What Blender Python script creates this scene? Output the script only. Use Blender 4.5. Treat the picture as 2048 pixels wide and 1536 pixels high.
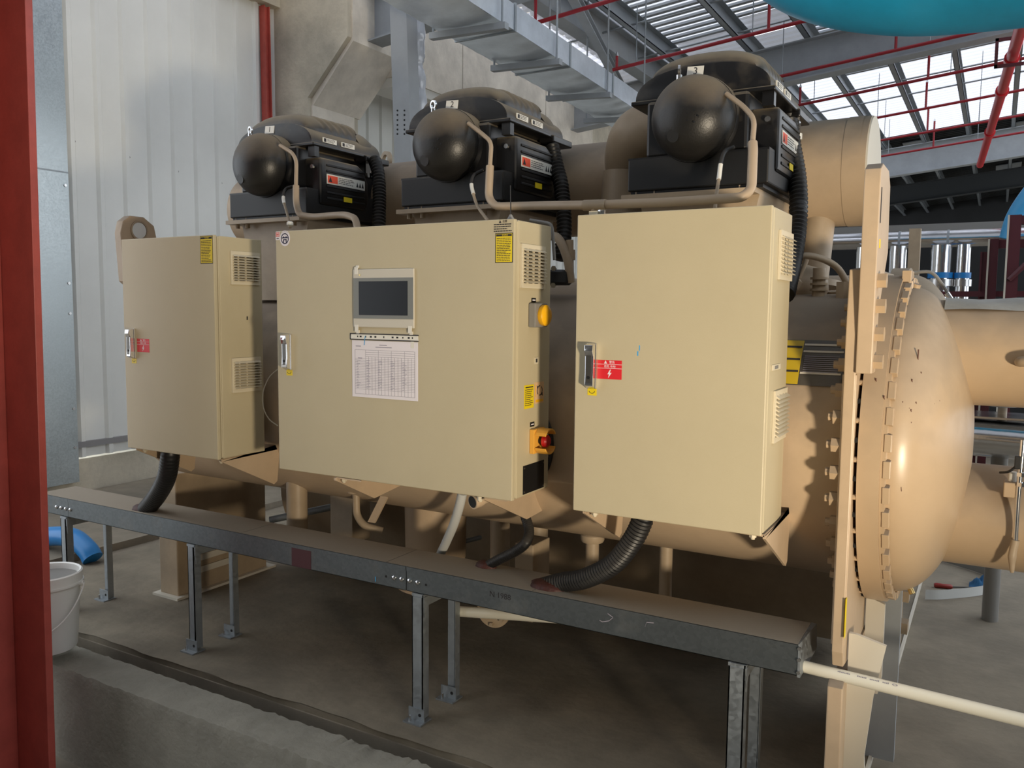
import bpy, bmesh, math, random
from mathutils import Vector, Matrix
random.seed(7)
PI = math.pi
scene = bpy.context.scene
for o in list(bpy.data.objects):
    bpy.data.objects.remove(o)
COL = scene.collection

# ---------------------------------------------------------------- camera
F_PX = 1675.31
YAW, PITCH, ROLL = -0.523213, 0.088636, -0.009038
CAM = Vector((2.45194, -2.39683, 1.6147))
def cam_axes():
    cy, sy, cp, sp = math.cos(YAW), math.sin(YAW), math.cos(PITCH), math.sin(PITCH)
    f = Vector((sy * cp, cy * cp, -sp)); r = Vector((cy, -sy, 0)); d = f.cross(r)
    c, s = math.cos(ROLL), math.sin(ROLL)
    return c * r + s * d, -s * r + c * d, f
AX_R, AX_D, AX_F = cam_axes()
cam_data = bpy.data.cameras.new('camera')
cam_data.sensor_fit = 'HORIZONTAL'; cam_data.sensor_width = 36.0
cam_data.lens = F_PX * 36.0 / 2048.0
cam_data.clip_end = 300
cam = bpy.data.objects.new('camera', cam_data); COL.objects.link(cam)
m = Matrix.Identity(4)
for i in range(3):
    m[i][0] = AX_R[i]; m[i][1] = -AX_D[i]; m[i][2] = -AX_F[i]; m[i][3] = CAM[i]
cam.matrix_world = m
scene.camera = cam
def pt(u, v, y=None, x=None, z=None):
    """a point measured in the photograph, on a plane whose place is known"""
    r = AX_R * ((u - 1024) / F_PX) + AX_D * ((v - 768) / F_PX) + AX_F
    if y is not None: t = (y - CAM.y) / r.y
    elif x is not None: t = (x - CAM.x) / r.x
    else: t = (z - CAM.z) / r.z
    return CAM + r * t

# ---------------------------------------------------------------- world, lamps, exposure
world = bpy.data.worlds.new('overcast_sky'); scene.world = world
world.use_nodes = True
bg = world.node_tree.nodes['Background']
bg.inputs[0].default_value = (0.90, 0.95, 1.0, 1)
bg.inputs[1].default_value = 1.9
lamp_d = bpy.data.lights.new('work_lamp', 'SPOT'); lamp_d.spot_size = 1.0; lamp_d.spot_blend = 1.0
lamp_d.energy = 770; lamp_d.color = (1.0, 0.85, 0.64); lamp_d.shadow_soft_size = 0.16
lamp = bpy.data.objects.new('work_lamp', lamp_d); COL.objects.link(lamp)
lamp.location = (4.5, -2.5, .8)
lamp.rotation_euler = (Vector((1.42, .2, 1.80)) - lamp.location).to_track_quat('-Z', 'Y').to_euler()
vs = scene.view_settings
vs.view_transform = 'Standard'; vs.look = 'None'; vs.gamma = 1.0; vs.use_curve_mapping = False
vs.exposure = 0.0

# ---------------------------------------------------------------- materials
def S(r, g, b):
    return tuple(((c / 255) / 12.92 if c / 255 <= .04045 else ((c / 255 + .055) / 1.055) ** 2.4) for c in (r, g, b))
MATS = {}
def mat(name, col, rough=.5, metal=0., var=.0, vscale=6., bump=0., bscale=80., dust=0., dustcol=None, spec=.5, col2=None, coat=0.):
    if name in MATS: return MATS[name]
    mt = bpy.data.materials.new(name); mt.use_nodes = True
    nt = mt.node_tree; N = nt.nodes; L = nt.links
    b = N['Principled BSDF']
    b.inputs['Roughness'].default_value = rough; b.inputs['Metallic'].default_value = metal
    b.inputs['Specular IOR Level'].default_value = spec
    b.inputs['Coat Weight'].default_value = coat
    b.inputs['Base Color'].default_value = (*col, 1)
    src = None
    geo = N.new('ShaderNodeNewGeometry')
    if var > 0 or col2:
        n = N.new('ShaderNodeTexNoise'); n.inputs['Scale'].default_value = vscale; n.inputs['Detail'].default_value = 6
        n.inputs['Roughness'].default_value = .65
        L.new(geo.outputs['Position'], n.inputs['Vector'])
        mx = N.new('ShaderNodeMix'); mx.data_type = 'RGBA'
        c2 = col2 if col2 else tuple(c * (1 - var) for c in col)
        c1 = col if col2 else tuple(min(1, c * (1 + var * .6)) for c in col)
        mx.inputs[6].default_value = (*c1, 1); mx.inputs[7].default_value = (*c2, 1)
        rp = N.new('ShaderNodeMapRange'); rp.inputs[1].default_value = .35; rp.inputs[2].default_value = .65
        L.new(n.outputs[0], rp.inputs[0]); L.new(rp.outputs[0], mx.inputs[0])
        src = mx.outputs[2]
    if dust > 0:
        sx = N.new('ShaderNodeSeparateXYZ'); L.new(geo.outputs['Normal'], sx.inputs[0])
        n = N.new('ShaderNodeTexNoise'); n.inputs['Scale'].default_value = 9; n.inputs['Detail'].default_value = 5
        L.new(geo.outputs['Position'], n.inputs['Vector'])
        ad = N.new('ShaderNodeMath'); ad.operation = 'MULTIPLY_ADD'; ad.inputs[1].default_value = .7; ad.inputs[2].default_value = -.35
        L.new(n.outputs[0], ad.inputs[0])
        a2 = N.new('ShaderNodeMath'); a2.operation = 'ADD'; L.new(sx.outputs[2], a2.inputs[0]); L.new(ad.outputs[0], a2.inputs[1])
        rp = N.new('ShaderNodeMapRange'); rp.inputs[1].default_value = .05; rp.inputs[2].default_value = .8; rp.inputs[4].default_value = dust
        L.new(a2.outputs[0], rp.inputs[0])
        mx = N.new('ShaderNodeMix'); mx.data_type = 'RGBA'
        mx.inputs[6].default_value = (*col, 1); mx.inputs[7].default_value = (*(dustcol or S(120, 108, 90)), 1)
        if src: L.new(src, mx.inputs[6])
        L.new(rp.outputs[0], mx.inputs[0]); src = mx.outputs[2]
        rr = N.new('ShaderNodeMapRange'); rr.inputs[3].default_value = rough; rr.inputs[4].default_value = .9; rr.inputs[2].default_value = max(dust, .01)
        L.new(rp.outputs[0], rr.inputs[0]); L.new(rr.outputs[0], b.inputs['Roughness'])
        if metal > 0:
            rm = N.new('ShaderNodeMapRange'); rm.inputs[3].default_value = metal; rm.inputs[4].default_value = 0; rm.inputs[2].default_value = max(dust, .01)
            L.new(rp.outputs[0], rm.inputs[0]); L.new(rm.outputs[0], b.inputs['Metallic'])
    if src: L.new(src, b.inputs['Base Color'])
    if bump > 0:
        n = N.new('ShaderNodeTexNoise'); n.inputs['Scale'].default_value = bscale; n.inputs['Detail'].default_value = 4
        L.new(geo.outputs['Position'], n.inputs['Vector'])
        bp = N.new('ShaderNodeBump'); bp.inputs['Strength'].default_value = bump; bp.inputs['Distance'].default_value = .01
        L.new(n.outputs[0], bp.inputs['Height']); L.new(bp.outputs[0], b.inputs['Normal'])
    MATS[name] = mt
    return mt
def galv(name, col, rough=.42, scale=28., metal=.85, dust=0.):
    if name in MATS: return MATS[name]
    mt = mat(name, col, rough, metal, dust=dust, dustcol=S(152, 140, 122))
    nt = mt.node_tree; N = nt.nodes; L = nt.links; b = N['Principled BSDF']
    geo = N.new('ShaderNodeNewGeometry')
    v = N.new('ShaderNodeTexVoronoi'); v.inputs['Scale'].default_value = scale
    L.new(geo.outputs['Position'], v.inputs['Vector'])
    n = N.new('ShaderNodeTexNoise'); n.inputs['Scale'].default_value = 3.5; n.inputs['Detail'].default_value = 6
    L.new(geo.outputs['Position'], n.inputs['Vector'])
    sx = N.new('ShaderNodeSeparateColor'); L.new(v.outputs['Color'], sx.inputs[0])
    ad = N.new('ShaderNodeMath'); ad.operation = 'ADD'; L.new(sx.outputs[0], ad.inputs[0]); L.new(n.outputs[0], ad.inputs[1])
    mr = N.new('ShaderNodeMapRange'); mr.inputs[1].default_value = .2; mr.inputs[2].default_value = 1.6
    mr.inputs[3].default_value = rough * .75; mr.inputs[4].default_value = min(1, rough * 1.35)
    L.new(ad.outputs[0], mr.inputs[0])
    if not dust: L.new(mr.outputs[0], b.inputs['Roughness'])
    mx = N.new('ShaderNodeMix'); mx.data_type = 'RGBA'
    mx.inputs[6].default_value = (*[c * .86 for c in col], 1); mx.inputs[7].default_value = (*[min(1, c * 1.1) for c in col], 1)
    m2 = N.new('ShaderNodeMapRange'); m2.inputs[1].default_value = .2; m2.inputs[2].default_value = 1.6
    L.new(ad.outputs[0], m2.inputs[0]); L.new(m2.outputs[0], mx.inputs[0])
    prev = b.inputs['Base Color'].links
    if prev:
        tgt = prev[0].from_node
        L.new(mx.outputs[2], tgt.inputs[6])
    else:
        L.new(mx.outputs[2], b.inputs['Base Color'])
    return mt

m_cab = mat('cabinet_beige_paint', S(186, 174, 144), .45, bump=.06, bscale=420, var=.03, vscale=3)
m_shell = mat('vessel_beige_paint', S(188, 165, 137), .42, var=.08, vscale=4, bump=.04, bscale=60, dust=.8, dustcol=S(116, 107, 97))
m_head = mat('water_box_beige_paint', S(184, 160, 130), .33, var=.06, vscale=3, dust=.75, dustcol=S(120, 110, 98))
m_pipe = mat('pipe_beige_paint', S(170, 151, 126), .45, var=.1, vscale=8, dust=.55, dustcol=S(125, 114, 100))
m_vent = mat('vent_grey_plastic', S(206, 196, 172), .5)
m_black = mat('compressor_black', S(20, 20, 22), .35, dust=.85, dustcol=S(138, 126, 106), var=.15, vscale=12)
m_dome = mat('dome_black', S(27, 26, 25), .4, dust=.85, dustcol=S(126, 112, 92), bump=.08, bscale=160)
m_blackc = mat('black_plastic', S(15, 15, 16), .5)
m_rubber = mat('black_conduit', S(24, 24, 25), .42, dust=.35, dustcol=S(80, 74, 66))
m_chrome = mat('chrome', (.75, .75, .76), .12, 1.)
m_darkh = mat('handle_dark_insert', S(92, 90, 86), .3, .6)
m_steel = mat('bright_steel', (.62, .62, .62), .25, 1.)
m_white = mat('white_plastic', S(214, 212, 204), .45)
m_paper = mat('paper_white', S(226, 220, 224), .7)
m_ink = mat('ink_dark', S(40, 38, 42), .7)
m_inkg = mat('ink_grey', S(140, 136, 146), .7)
m_inkn = mat('ink_navy', S(24, 26, 62), .6)
m_yel = mat('sticker_yellow', S(226, 200, 24), .45)
m_yelk = mat('knob_yellow', S(236, 176, 24), .3)
m_red = mat('sticker_red', S(214, 34, 44), .45)
m_ored = mat('label_orange_red', S(222, 78, 46), .45)
m_peach = mat('label_peach', S(214, 176, 132), .5)
m_estop = mat('estop_red', S(190, 30, 34), .3)
m_guard = mat('guard_amber', S(222, 164, 66), .35)
m_greyp = mat('grey_plastic', S(128, 126, 122), .45)
m_bez = mat('screen_frame_grey', S(196, 190, 176), .45)
m_bezd = mat('screen_border_grey', S(118, 120, 116), .35)
m_lcd = mat('screen_glass', S(34, 37, 42), .25, spec=.25)
m_film = mat('clear_tape', S(220, 216, 205), .3)
m_galv = galv('galvanised_tray', S(112, 118, 121), .42, 90, dust=.85)
m_galvp = galv('galvanised_post', S(158, 164, 168), .5, 80)
m_duct = mat('duct_foil', S(216, 224, 232), .30, .5, var=.12, vscale=4, bump=.12, bscale=7)
m_flash = galv('flashing_sheet', S(176, 184, 186), .34, 90)
m_alu = mat('aluminium_cladding', (.72, .73, .75), .16, 1., bump=.1, bscale=14)
m_clad = mat('wall_cladding_white', S(224, 225, 220), .38, var=.05, vscale=1.2, bump=.05, bscale=6)
m_conc = mat('concrete_grey', S(192, 184, 166), .9, var=.22, vscale=2.4, bump=.5, bscale=22)
m_concb = mat('concrete_beam', S(222, 214, 200), .9, var=.2, vscale=2.0, bump=.4, bscale=18)
m_floor = mat('floor_concrete', S(130, 121, 106), .85, var=.25, vscale=2.2, bump=.25, bscale=26)
m_plin = mat('plinth_dusty_concrete', S(126, 117, 101), .85, var=.28, vscale=2.6, bump=.35, bscale=22)
m_kerb = mat('kerb_concrete', S(142, 138, 126), .9, var=.15, vscale=5, bump=.5, bscale=40)
m_redp = mat('red_column_paint', S(182, 82, 72), .42, var=.12, vscale=10, bump=.06, bscale=60)
m_spr = mat('sprinkler_red_paint', S(150, 30, 40), .4)
m_sprb = mat('main_red_paint', S(206, 42, 50), .3)
m_mar = mat('maroon_steel_paint', S(84, 34, 42), .45)
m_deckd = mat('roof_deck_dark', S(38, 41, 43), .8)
m_beam = mat('roof_steel_grey', S(156, 161, 165), .55, var=.1, vscale=3)
m_teal = mat('teal_insulation', S(30, 160, 205), .4, var=.12, vscale=3)
m_blue = mat('blue_hose', S(32, 122, 190), .35)
m_blue2 = mat('blue_insulation', S(70, 160, 214), .4)
m_buck = mat('bucket_white', S(236, 236, 232), .35)
m_pvc = mat('pvc_white', S(222, 218, 202), .35)
m_hose = mat('hose_white', S(196, 198, 196), .5)
m_seal = mat('red_brown_sealant', S(62, 25, 17), .6, var=.3, vscale=40, bump=.4, bscale=60)
m_dark = mat('dark_void', S(14, 14, 14), .8)
m_copper = mat('pipe_tan', S(172, 152, 128), .4, dust=.4, dustcol=S(120, 108, 92))
m_wrap = mat('plastic_wrap', S(186, 190, 196), .15, spec=.9, coat=.5, bump=.5, bscale=14)
m_gcol = mat('grey_steel_column', S(148, 152, 155), .5, var=.08, vscale=3)
m_brass = mat('brass', (.72, .55, .25), .3, 1.)
m_sheet = mat('grey_foil_sheet', S(150, 148, 142), .5, var=.15, vscale=8, bump=.6, bscale=12)
m_pale = mat('pale_primer', S(206, 200, 186), .6)
m_name = mat('nameplate_dark', S(86, 82, 76), .35, .3)
m_maroonband = mat('stain_maroon', S(72, 38, 44), .5)
m_skyblock = mat('skyblock_wall_dark', S(96, 93, 88), .9)
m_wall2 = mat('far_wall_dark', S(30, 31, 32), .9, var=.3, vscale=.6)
def skylight_mat(nm='translucent_sheet', k=.06):
    mt = bpy.data.materials.new(nm); mt.use_nodes = True
    nt = mt.node_tree; N = nt.nodes; L = nt.links
    N.remove(N['Principled BSDF'])
    tr = N.new('ShaderNodeBsdfTranslucent'); tr.inputs[0].default_value = (.80, .80, .86, 1)
    df = N.new('ShaderNodeBsdfDiffuse'); df.inputs[0].default_value = (.8, .82, .86, 1)
    mx = N.new('ShaderNodeMixShader'); mx.inputs[0].default_value = k
    L.new(tr.outputs[0], mx.inputs[1]); L.new(df.outputs[0], mx.inputs[2])
    L.new(mx.outputs[0], N['Material Output'].inputs[0])
    return mt
m_sky = skylight_mat()
m_deck = skylight_mat('daylight_leak_deck', .85)  # opaque deck made slightly translucent, added daylight to brighten the roof

# ---------------------------------------------------------------- mesh helpers
OFF = {}
def basis(ax):
    ax = Vector(ax).normalized()
    h = Vector((0, 0, 1)) if abs(ax.z) < .9 else Vector((1, 0, 0))
    u = ax.cross(h).normalized(); w = ax.cross(u).normalized()
    return ax, u, w
class MB:
    def __init__(s): s.v = []; s.f = []
    def add(s, vs, fs):
        n = len(s.v); s.v += [Vector(p) for p in vs]; s.f += [[i + n for i in f] for f in fs]; return s
    def box(s, a, b, M=None):
        x0, y0, z0 = a; x1, y1, z1 = b
        vs = [(x0, y0, z0), (x1, y0, z0), (x1, y1, z0), (x0, y1, z0), (x0, y0, z1), (x1, y0, z1), (x1, y1, z1), (x0, y1, z1)]
        if M is not None: vs = [M @ Vector(p) for p in vs]
        return s.add(vs, [(0, 3, 2, 1), (4, 5, 6, 7), (0, 1, 5, 4), (1, 2, 6, 5), (2, 3, 7, 6), (3, 0, 4, 7)])
    def cyl(s, p0, p1, r0, r1=None, n=16, caps=True):
        p0 = Vector(p0); p1 = Vector(p1); r1 = r0 if r1 is None else r1
        _, u, w = basis(p1 - p0)
        vs = []
        for p, r in ((p0, r0), (p1, r1)):
            vs += [p + (u * math.cos(2 * PI * i / n) + w * math.sin(2 * PI * i / n)) * r for i in range(n)]
        fs = [(i, (i + 1) % n, n + (i + 1) % n, n + i) for i in range(n)]
        if caps: fs += [tuple(range(n - 1, -1, -1)), tuple(range(n, 2 * n))]
        return s.add(vs, fs)
    def tube(s, path, r, n=12, caps=True):
        path = [Vector(p) for p in path]; k = len(path)
        rs = r if isinstance(r, (list, tuple)) else [r] * k
        t0 = (path[1] - path[0]).normalized(); _, u, w = basis(t0)
        vs = []; fs = []
        for i, p in enumerate(path):
            t = (path[min(i + 1, k - 1)] - path[max(i - 1, 0)]).normalized()
            u = (u - t * u.dot(t)).normalized(); w = t.cross(u)
            vs += [p + (u * math.cos(2 * PI * j / n) + w * math.sin(2 * PI * j / n)) * rs[i] for j in range(n)]
        for i in range(k - 1):
            for j in range(n):
                a = i * n + j; b = i * n + (j + 1) % n
                fs.append((a, b, b + n, a + n))
        if caps: fs += [tuple(range(n - 1, -1, -1)), tuple(range((k - 1) * n, k * n))]
        return s.add(vs, fs)
    def lathe(s, prof, org, ax, n=32, caps=True, a0=0., a1=2 * PI):
        ax, u, w = basis(ax); org = Vector(org); full = abs(a1 - a0 - 2 * PI) < 1e-6
        m_ = n if full else n + 1
        vs = []; fs = []
        for r, h in prof:
            for j in range(m_):
                a = a0 + (a1 - a0) * j / n
                vs.append(org + ax * h + (u * math.cos(a) + w * math.sin(a)) * max(r, 1e-5))
        for i in range(len(prof) - 1):
            for j in range(n):
                a = i * m_ + j; b = i * m_ + (j + 1) % m_
                fs.append((a, b, b + m_, a + m_))
        if caps and full:
            fs += [tuple(range(m_ - 1, -1, -1)), tuple(range((len(prof) - 1) * m_, len(prof) * m_))]
        return s.add(vs, fs)
    def prism(s, poly, fn, a, b):
        """poly 2D points, fn(p,q,t)->3D, extruded from t=a to t=b"""
        n = len(poly)
        vs = [fn(p, q, a) for p, q in poly] + [fn(p, q, b) for p, q in poly]
        fs = [tuple(range(n - 1, -1, -1)), tuple(range(n, 2 * n))]
        fs += [(i, (i + 1) % n, n + (i + 1) % n, n + i) for i in range(n)]
        return s.add(vs, fs)
    def loft(s, secs, caps=True):
        n = len(secs[0]); vs = [p for q in secs for p in q]; fs = []
        for i in range(len(secs) - 1):
            for j in range(n - 1):
                a = i * n + j
                fs.append((a, a + 1, a + 1 + n, a + n))
        if caps: fs += [tuple(range(n - 1, -1, -1)), tuple(range((len(secs) - 1) * n, len(secs) * n))]
        return s.add(vs, fs)
    def grid(s, fn, nu, nv):
        vs = [fn(i / nu, j / nv) for i in range(nu + 1) for j in range(nv + 1)]
        fs = [(i * (nv + 1) + j, (i + 1) * (nv + 1) + j, (i + 1) * (nv + 1) + j + 1, i * (nv + 1) + j + 1) for i in range(nu) for j in range(nv)]
        return s.add(vs, fs)
    def build(s, name, mt, parent=None, ang=40, bevel=0., seg=2):
        off = OFF.get(parent.name, Vector()) if parent else Vector()
        me = bpy.data.meshes.new(name)
        me.from_pydata([tuple(p - off) for p in s.v], [], s.f)
        bm = bmesh.new(); bm.from_mesh(me)
        bmesh.ops.recalc_face_normals(bm, faces=bm.faces)
        if bevel > 0:
            es = [e for e in bm.edges if len(e.link_faces) == 2 and e.calc_face_angle(0) > .5]
            bmesh.ops.bevel(bm, geom=es, offset=bevel, segments=seg, affect='EDGES', profile=.5, clamp_overlap=True)
        bm.to_mesh(me); bm.free()
        if bevel > 0 and ang <= 40: ang = 18
        if ang:
            for p in me.polygons: p.use_smooth = True
            me.set_sharp_from_angle(angle=math.radians(ang))
        me.materials.append(mt)
        o = bpy.data.objects.new(name, me); COL.objects.link(o)
        if parent:
            o.parent = parent; OFF[o.name] = off
        else:
            OFF[o.name] = Vector()
        return o
def thing(name, label, cat, loc=(0, 0, 0), group=None):
    o = bpy.data.objects.new(name, None); COL.objects.link(o)
    o.location = loc; OFF[o.name] = Vector(loc)
    o.empty_display_size = .1
    o['label'] = label; o['category'] = cat
    if group: o['group'] = group
    return o
def tag(o, label, cat, group=None):
    o['label'] = label; o['category'] = cat
    if group: o['group'] = group
    # put the origin at the thing's base centre
    vs_ = [v.co for v in o.data.vertices]
    c = Vector(((min(v.x for v in vs_) + max(v.x for v in vs_)) / 2, (min(v.y for v in vs_) + max(v.y for v in vs_)) / 2, min(v.z for v in vs_)))
    o.data.transform(Matrix.Translation(-c)); o.location = c; OFF[o.name] = c
    return o
def struct(o):
    o['kind'] = 'structure'; return o
def stuff(o):
    o['kind'] = 'stuff'; return o
def smooth(pts, k=8):
    P = [Vector(p) for p in pts]; P = [P[0] * 2 - P[1]] + P + [P[-1] * 2 - P[-2]]
    out = []
    for i in range(1, len(P) - 2):
        a, b, c, d = P[i - 1:i + 3]
        for j in range(k):
            t = j / k
            out.append(.5 * ((2 * b) + (c - a) * t + (2 * a - 5 * b + 4 * c - d) * t * t + (3 * b - a - 3 * c + d) * t ** 3))
    out.append(P[-2]); return out
def fil(pts, r, k=6):
    P = [Vector(p) for p in pts]; out = [P[0]]
    for i in range(1, len(P) - 1):
        a, b, c = P[i - 1], P[i], P[i + 1]
        d0 = (a - b); d1 = (c - b); rr = min(r, d0.length * .45, d1.length * .45)
        s0 = b + d0.normalized() * rr; s1 = b + d1.normalized() * rr
        for j in range(k + 1):
            t = j / k
            out.append(s0 * (1 - t) ** 2 + b * 2 * t * (1 - t) + s1 * t * t)
    out.append(P[-1]); return out
def resample(path, step):
    path = [Vector(p) for p in path]; out = [path[0]]; acc = 0
    for a, b in zip(path, path[1:]):
        d = (b - a).length; pos = step - acc
        while pos <= d:
            out.append(a.lerp(b, pos / d)); pos += step
        acc = (acc + d) % step
    return out
def corrugated(mb, path, r, pitch=.012, depth=.12, n=14):
    p = resample(path, pitch / 4)
    rs = [r * (1 - depth * (.5 + .5 * math.cos(2 * PI * i / 4))) for i in range(len(p))]
    return mb.tube(p, rs, n)
def text_mesh(s, size, M, mt, parent, name='lettering', align='CENTER', extrude=.0006):
    cu = bpy.data.curves.new('t', 'FONT'); cu.body = s; cu.size = size; cu.align_x = align; cu.align_y = 'CENTER'
    cu.extrude = extrude; cu.resolution_u = 3
    ob = bpy.data.objects.new('t', cu); COL.objects.link(ob)
    me = bpy.data.meshes.new_from_object(ob)
    bpy.data.objects.remove(ob); bpy.data.curves.remove(cu)
    off = OFF.get(parent.name, Vector()) if parent else Vector()
    me.transform(Matrix.Translation(-off) @ M); me.name = name
    me.materials.clear(); me.materials.append(mt)
    o = bpy.data.objects.new(name, me); COL.objects.link(o)
    if parent: o.parent = parent; OFF[o.name] = off
    return o
class Plane:
    """a flat face: origin o, right u, up v, outward n"""
    def __init__(s, o, u, v):
        s.o = Vector(o); s.u = Vector(u).normalized(); s.v = Vector(v).normalized(); s.n = s.u.cross(s.v)
    def p(s, a, b, h=0.): return s.o + s.u * a + s.v * b + s.n * h
    def M(s, a, b, h=0.):
        m_ = Matrix.Identity(4)
        for i in range(3):
            m_[i][0] = s.u[i]; m_[i][1] = s.v[i]; m_[i][2] = s.n[i]
        m_.translation = s.p(a, b, h); return m_
    def slab(s, mb, a0, b0, a1, b1, h0, h1):
        vs_ = [s.p(a, b, h) for h in (h0, h1) for a, b in ((a0, b0), (a1, b0), (a1, b1), (a0, b1))]
        return mb.add(vs_, [(3, 2, 1, 0), (4, 5, 6, 7), (0, 1, 5, 4), (1, 2, 6, 5), (2, 3, 7, 6), (3, 0, 4, 7)])
    def poly(s, mb, pts, h0, h1):
        return mb.prism(pts, lambda a, b, h: s.p(a, b, h), h0, h1)
def dashes(pl, mb, a0, b0, a1, b1, rows, h, fill=.55, seed=0, wmin=.006, wmax=.02, ragged=.2):
    rn = random.Random(seed); dy = (b1 - b0) / rows
    for i in range(rows):
        y = b1 - dy * (i + .5); x = a0; end = a1 - (a1 - a0) * rn.random() * ragged * (2 if i % 3 == 2 else 1)
        while x < end:
            w = rn.uniform(wmin, wmax); e = min(end, x + w)
            pl.slab(mb, x, y - dy * fill / 2, e, y + dy * fill / 2, h, h + .0003); x = e + wmin * .35
def ibeam(mb, p0, p1, w, h, tf=.012, tw=.008, up=(0, 0, 1)):
    """I section from p0 to p1, centred; depth h along up, width w"""
    p0 = Vector(p0); p1 = Vector(p1); ax = (p1 - p0).normalized(); up = Vector(up)
    up = (up - ax * up.dot(ax)).normalized(); sd = ax.cross(up)
    def bar(a0, a1, b0, b1):
        vs_ = [p + sd * a + up * b for p in (p0, p1) for a, b in ((a0, b0), (a1, b0), (a1, b1), (a0, b1))]
        mb.add(vs_, [(3, 2, 1, 0), (4, 5, 6, 7), (0, 1, 5, 4), (1, 2, 6, 5), (2, 3, 7, 6), (3, 0, 4, 7)])
    bar(-w / 2, w / 2, h / 2 - tf, h / 2); bar(-w / 2, w / 2, -h / 2, -h / 2 + tf); bar(-tw / 2, tw / 2, -h / 2 + tf, h / 2 - tf)
    return mb
def hexbolt(mb, p, ax, r, h, stud=0., sr=None):
    p = Vector(p); ax = Vector(ax).normalized()
    mb.cyl(p, p + ax * h, r, n=6)
    if stud: mb.cyl(p + ax * h, p + ax * (h + stud), sr or r * .55, n=8)
    return mb
#PART2
# ================================================================ SETTING
# floors: main slab at -0.03, machine plinth at 0, drain channel, lower walkway in front
fl = struct(MB().box((-4.6, .03, -.35), (14, 32, -.03)).build('floor', m_floor, ang=0))
struct(MB().box((-9, -9, -.6), (14, -.26, -.42)).build('floor_walkway', m_floor, ang=0))
struct(MB().box((-9, -.2, -.5), (14, .04, -.24)).build('floor_channel', m_plin, ang=0))
def plinth_pt(u, v):
    x = -2.45 + 4.585 * u; y = .03 + 3.55 * v
    rn = .0 if 0 < v < 1 else 0
    return Vector((x, y + (.006 * math.sin(x * 9) + .004 * math.sin(x * 23) if v == 0 else 0), .0015 * math.sin(x * 5 + y * 7)))
pl_ = MB().grid(plinth_pt, 60, 30)
pl_.box((-2.45, .037, -.3), (2.135, 3.58, -.003))
plinth = struct(pl_.build('floor_plinth', m_plin, ang=60))
MB().box((2.128, .1, -.03), (2.138, 3.5, .004)).build('edge_strip', m_pale, plinth, ang=0)
# rough cast kerb in front of the channel
rk = random.Random(3)
def kerb_pt(u, v):
    x = -2.3 + 5.2 * u
    prof = [(-.275, -.45), (-.272, -.03), (-.262, .0), (-.21, .004), (-.15, .005), (-.085, .002), (-.066, -.02), (-.062, -.28)]
    y, z = prof[round(v * 7)]
    amp = .003 + .006 * max(0, min(1, (x + .2) / 1.0))
    if z > -.2: z += rk.uniform(-amp, amp) * (1 if z > -.01 else .4); y += rk.uniform(-amp, amp) * .8
    return Vector((x, y, z))
struct(MB().grid(kerb_pt, 260, 7).build('floor_kerb', m_kerb, ang=35))

# left wall: ribbed sheet cladding on a concrete upstand
XW = -4.3
wall = struct(MB().box((XW - .25, .6, -.03), (XW - .02, 16, .30)).build('wall_left', m_conc, ang=0))
mb = MB(); sp = .2545; prof = []
y = 1.2
while y < 16:
    prof += [(0, y), (0, y + sp * .70), (.028, y + sp * .78), (.028, y + sp * .92)]
    y += sp
k0 = 0
for zi, (za, zb) in enumerate(((.32, 7.0),)):
    mb.add([(XW + d, yy, z) for z in (za, zb) for d, yy in prof], [(i, i + 1, len(prof) + i + 1, len(prof) + i) for i in range(len(prof) - 1)])
MBc = mb.build('cladding_sheet', m_clad, wall, ang=20)
MB().box((XW - .005, 1.2, .405), (XW + .032, 16, .455)).build('girt_band', mat('band_grey', S(140, 138, 138), .6), wall, ang=0)
for yy, zz in ((1.95, 2.98), (2.2, 2.95), (2.46, 2.93), (2.71, 2.9), (2.97, 2.88), (3.22, 2.86), (3.48, 2.84)):
    MB().cyl((XW, yy, zz), (XW + .01, yy, zz), .012, n=6).build('screw', m_darkh, wall)
tr = MB().box((XW - .02, .6, .12), (XW + .05, 1.86, 7.0))
struct(tr.build('trim_1', m_flash, ang=0))
trim1 = bpy.data.objects['trim_1']
for zz in (.42, .75, 1.55, 1.8, 2.6): MB().cyl((XW + .05, 1.83, zz), (XW + .058, 1.83, zz), .012, n=8).build('screw', m_steel, trim1)
MB().box((XW + .05, .6, 2.70), (XW + .053, 1.86, 2.712)).build('sheet_lap', m_galvp, trim1, ang=0)
struct(MB().box((XW - .1, 3.2, 4.72), (XW + .12, 4.2, 5.6)).build('trim_2', m_conc, ang=0))
# ground shadowed apron near the wall
struct(MB().box((-4.3, .5, -.04), (-2.62, 4.5, .02)).build('floor_apron', m_floor, ang=0))
# far end of the hall
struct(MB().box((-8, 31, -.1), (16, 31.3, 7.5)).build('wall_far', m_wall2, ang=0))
struct(MB().box((-2.5, 8.6, -.03), (4.2, 8.7, 2.45)).build('dark_backdrop', m_wall2, ang=0))  # invented dark wall, added as a near-black backdrop behind the pipes
# unseen walls added to block the sky in front; the right side of the hall is open to the sky
struct(MB().box((-4.2, -6.3, -.5), (9, -6, 6.5)).build('skyblock_wall_front', m_skyblock, ang=0)); struct(MB().box((9, -6.3, -.5), (9.3, -.5, 6.5)).build('skyblock_wall_right', m_skyblock, ang=0))

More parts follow.
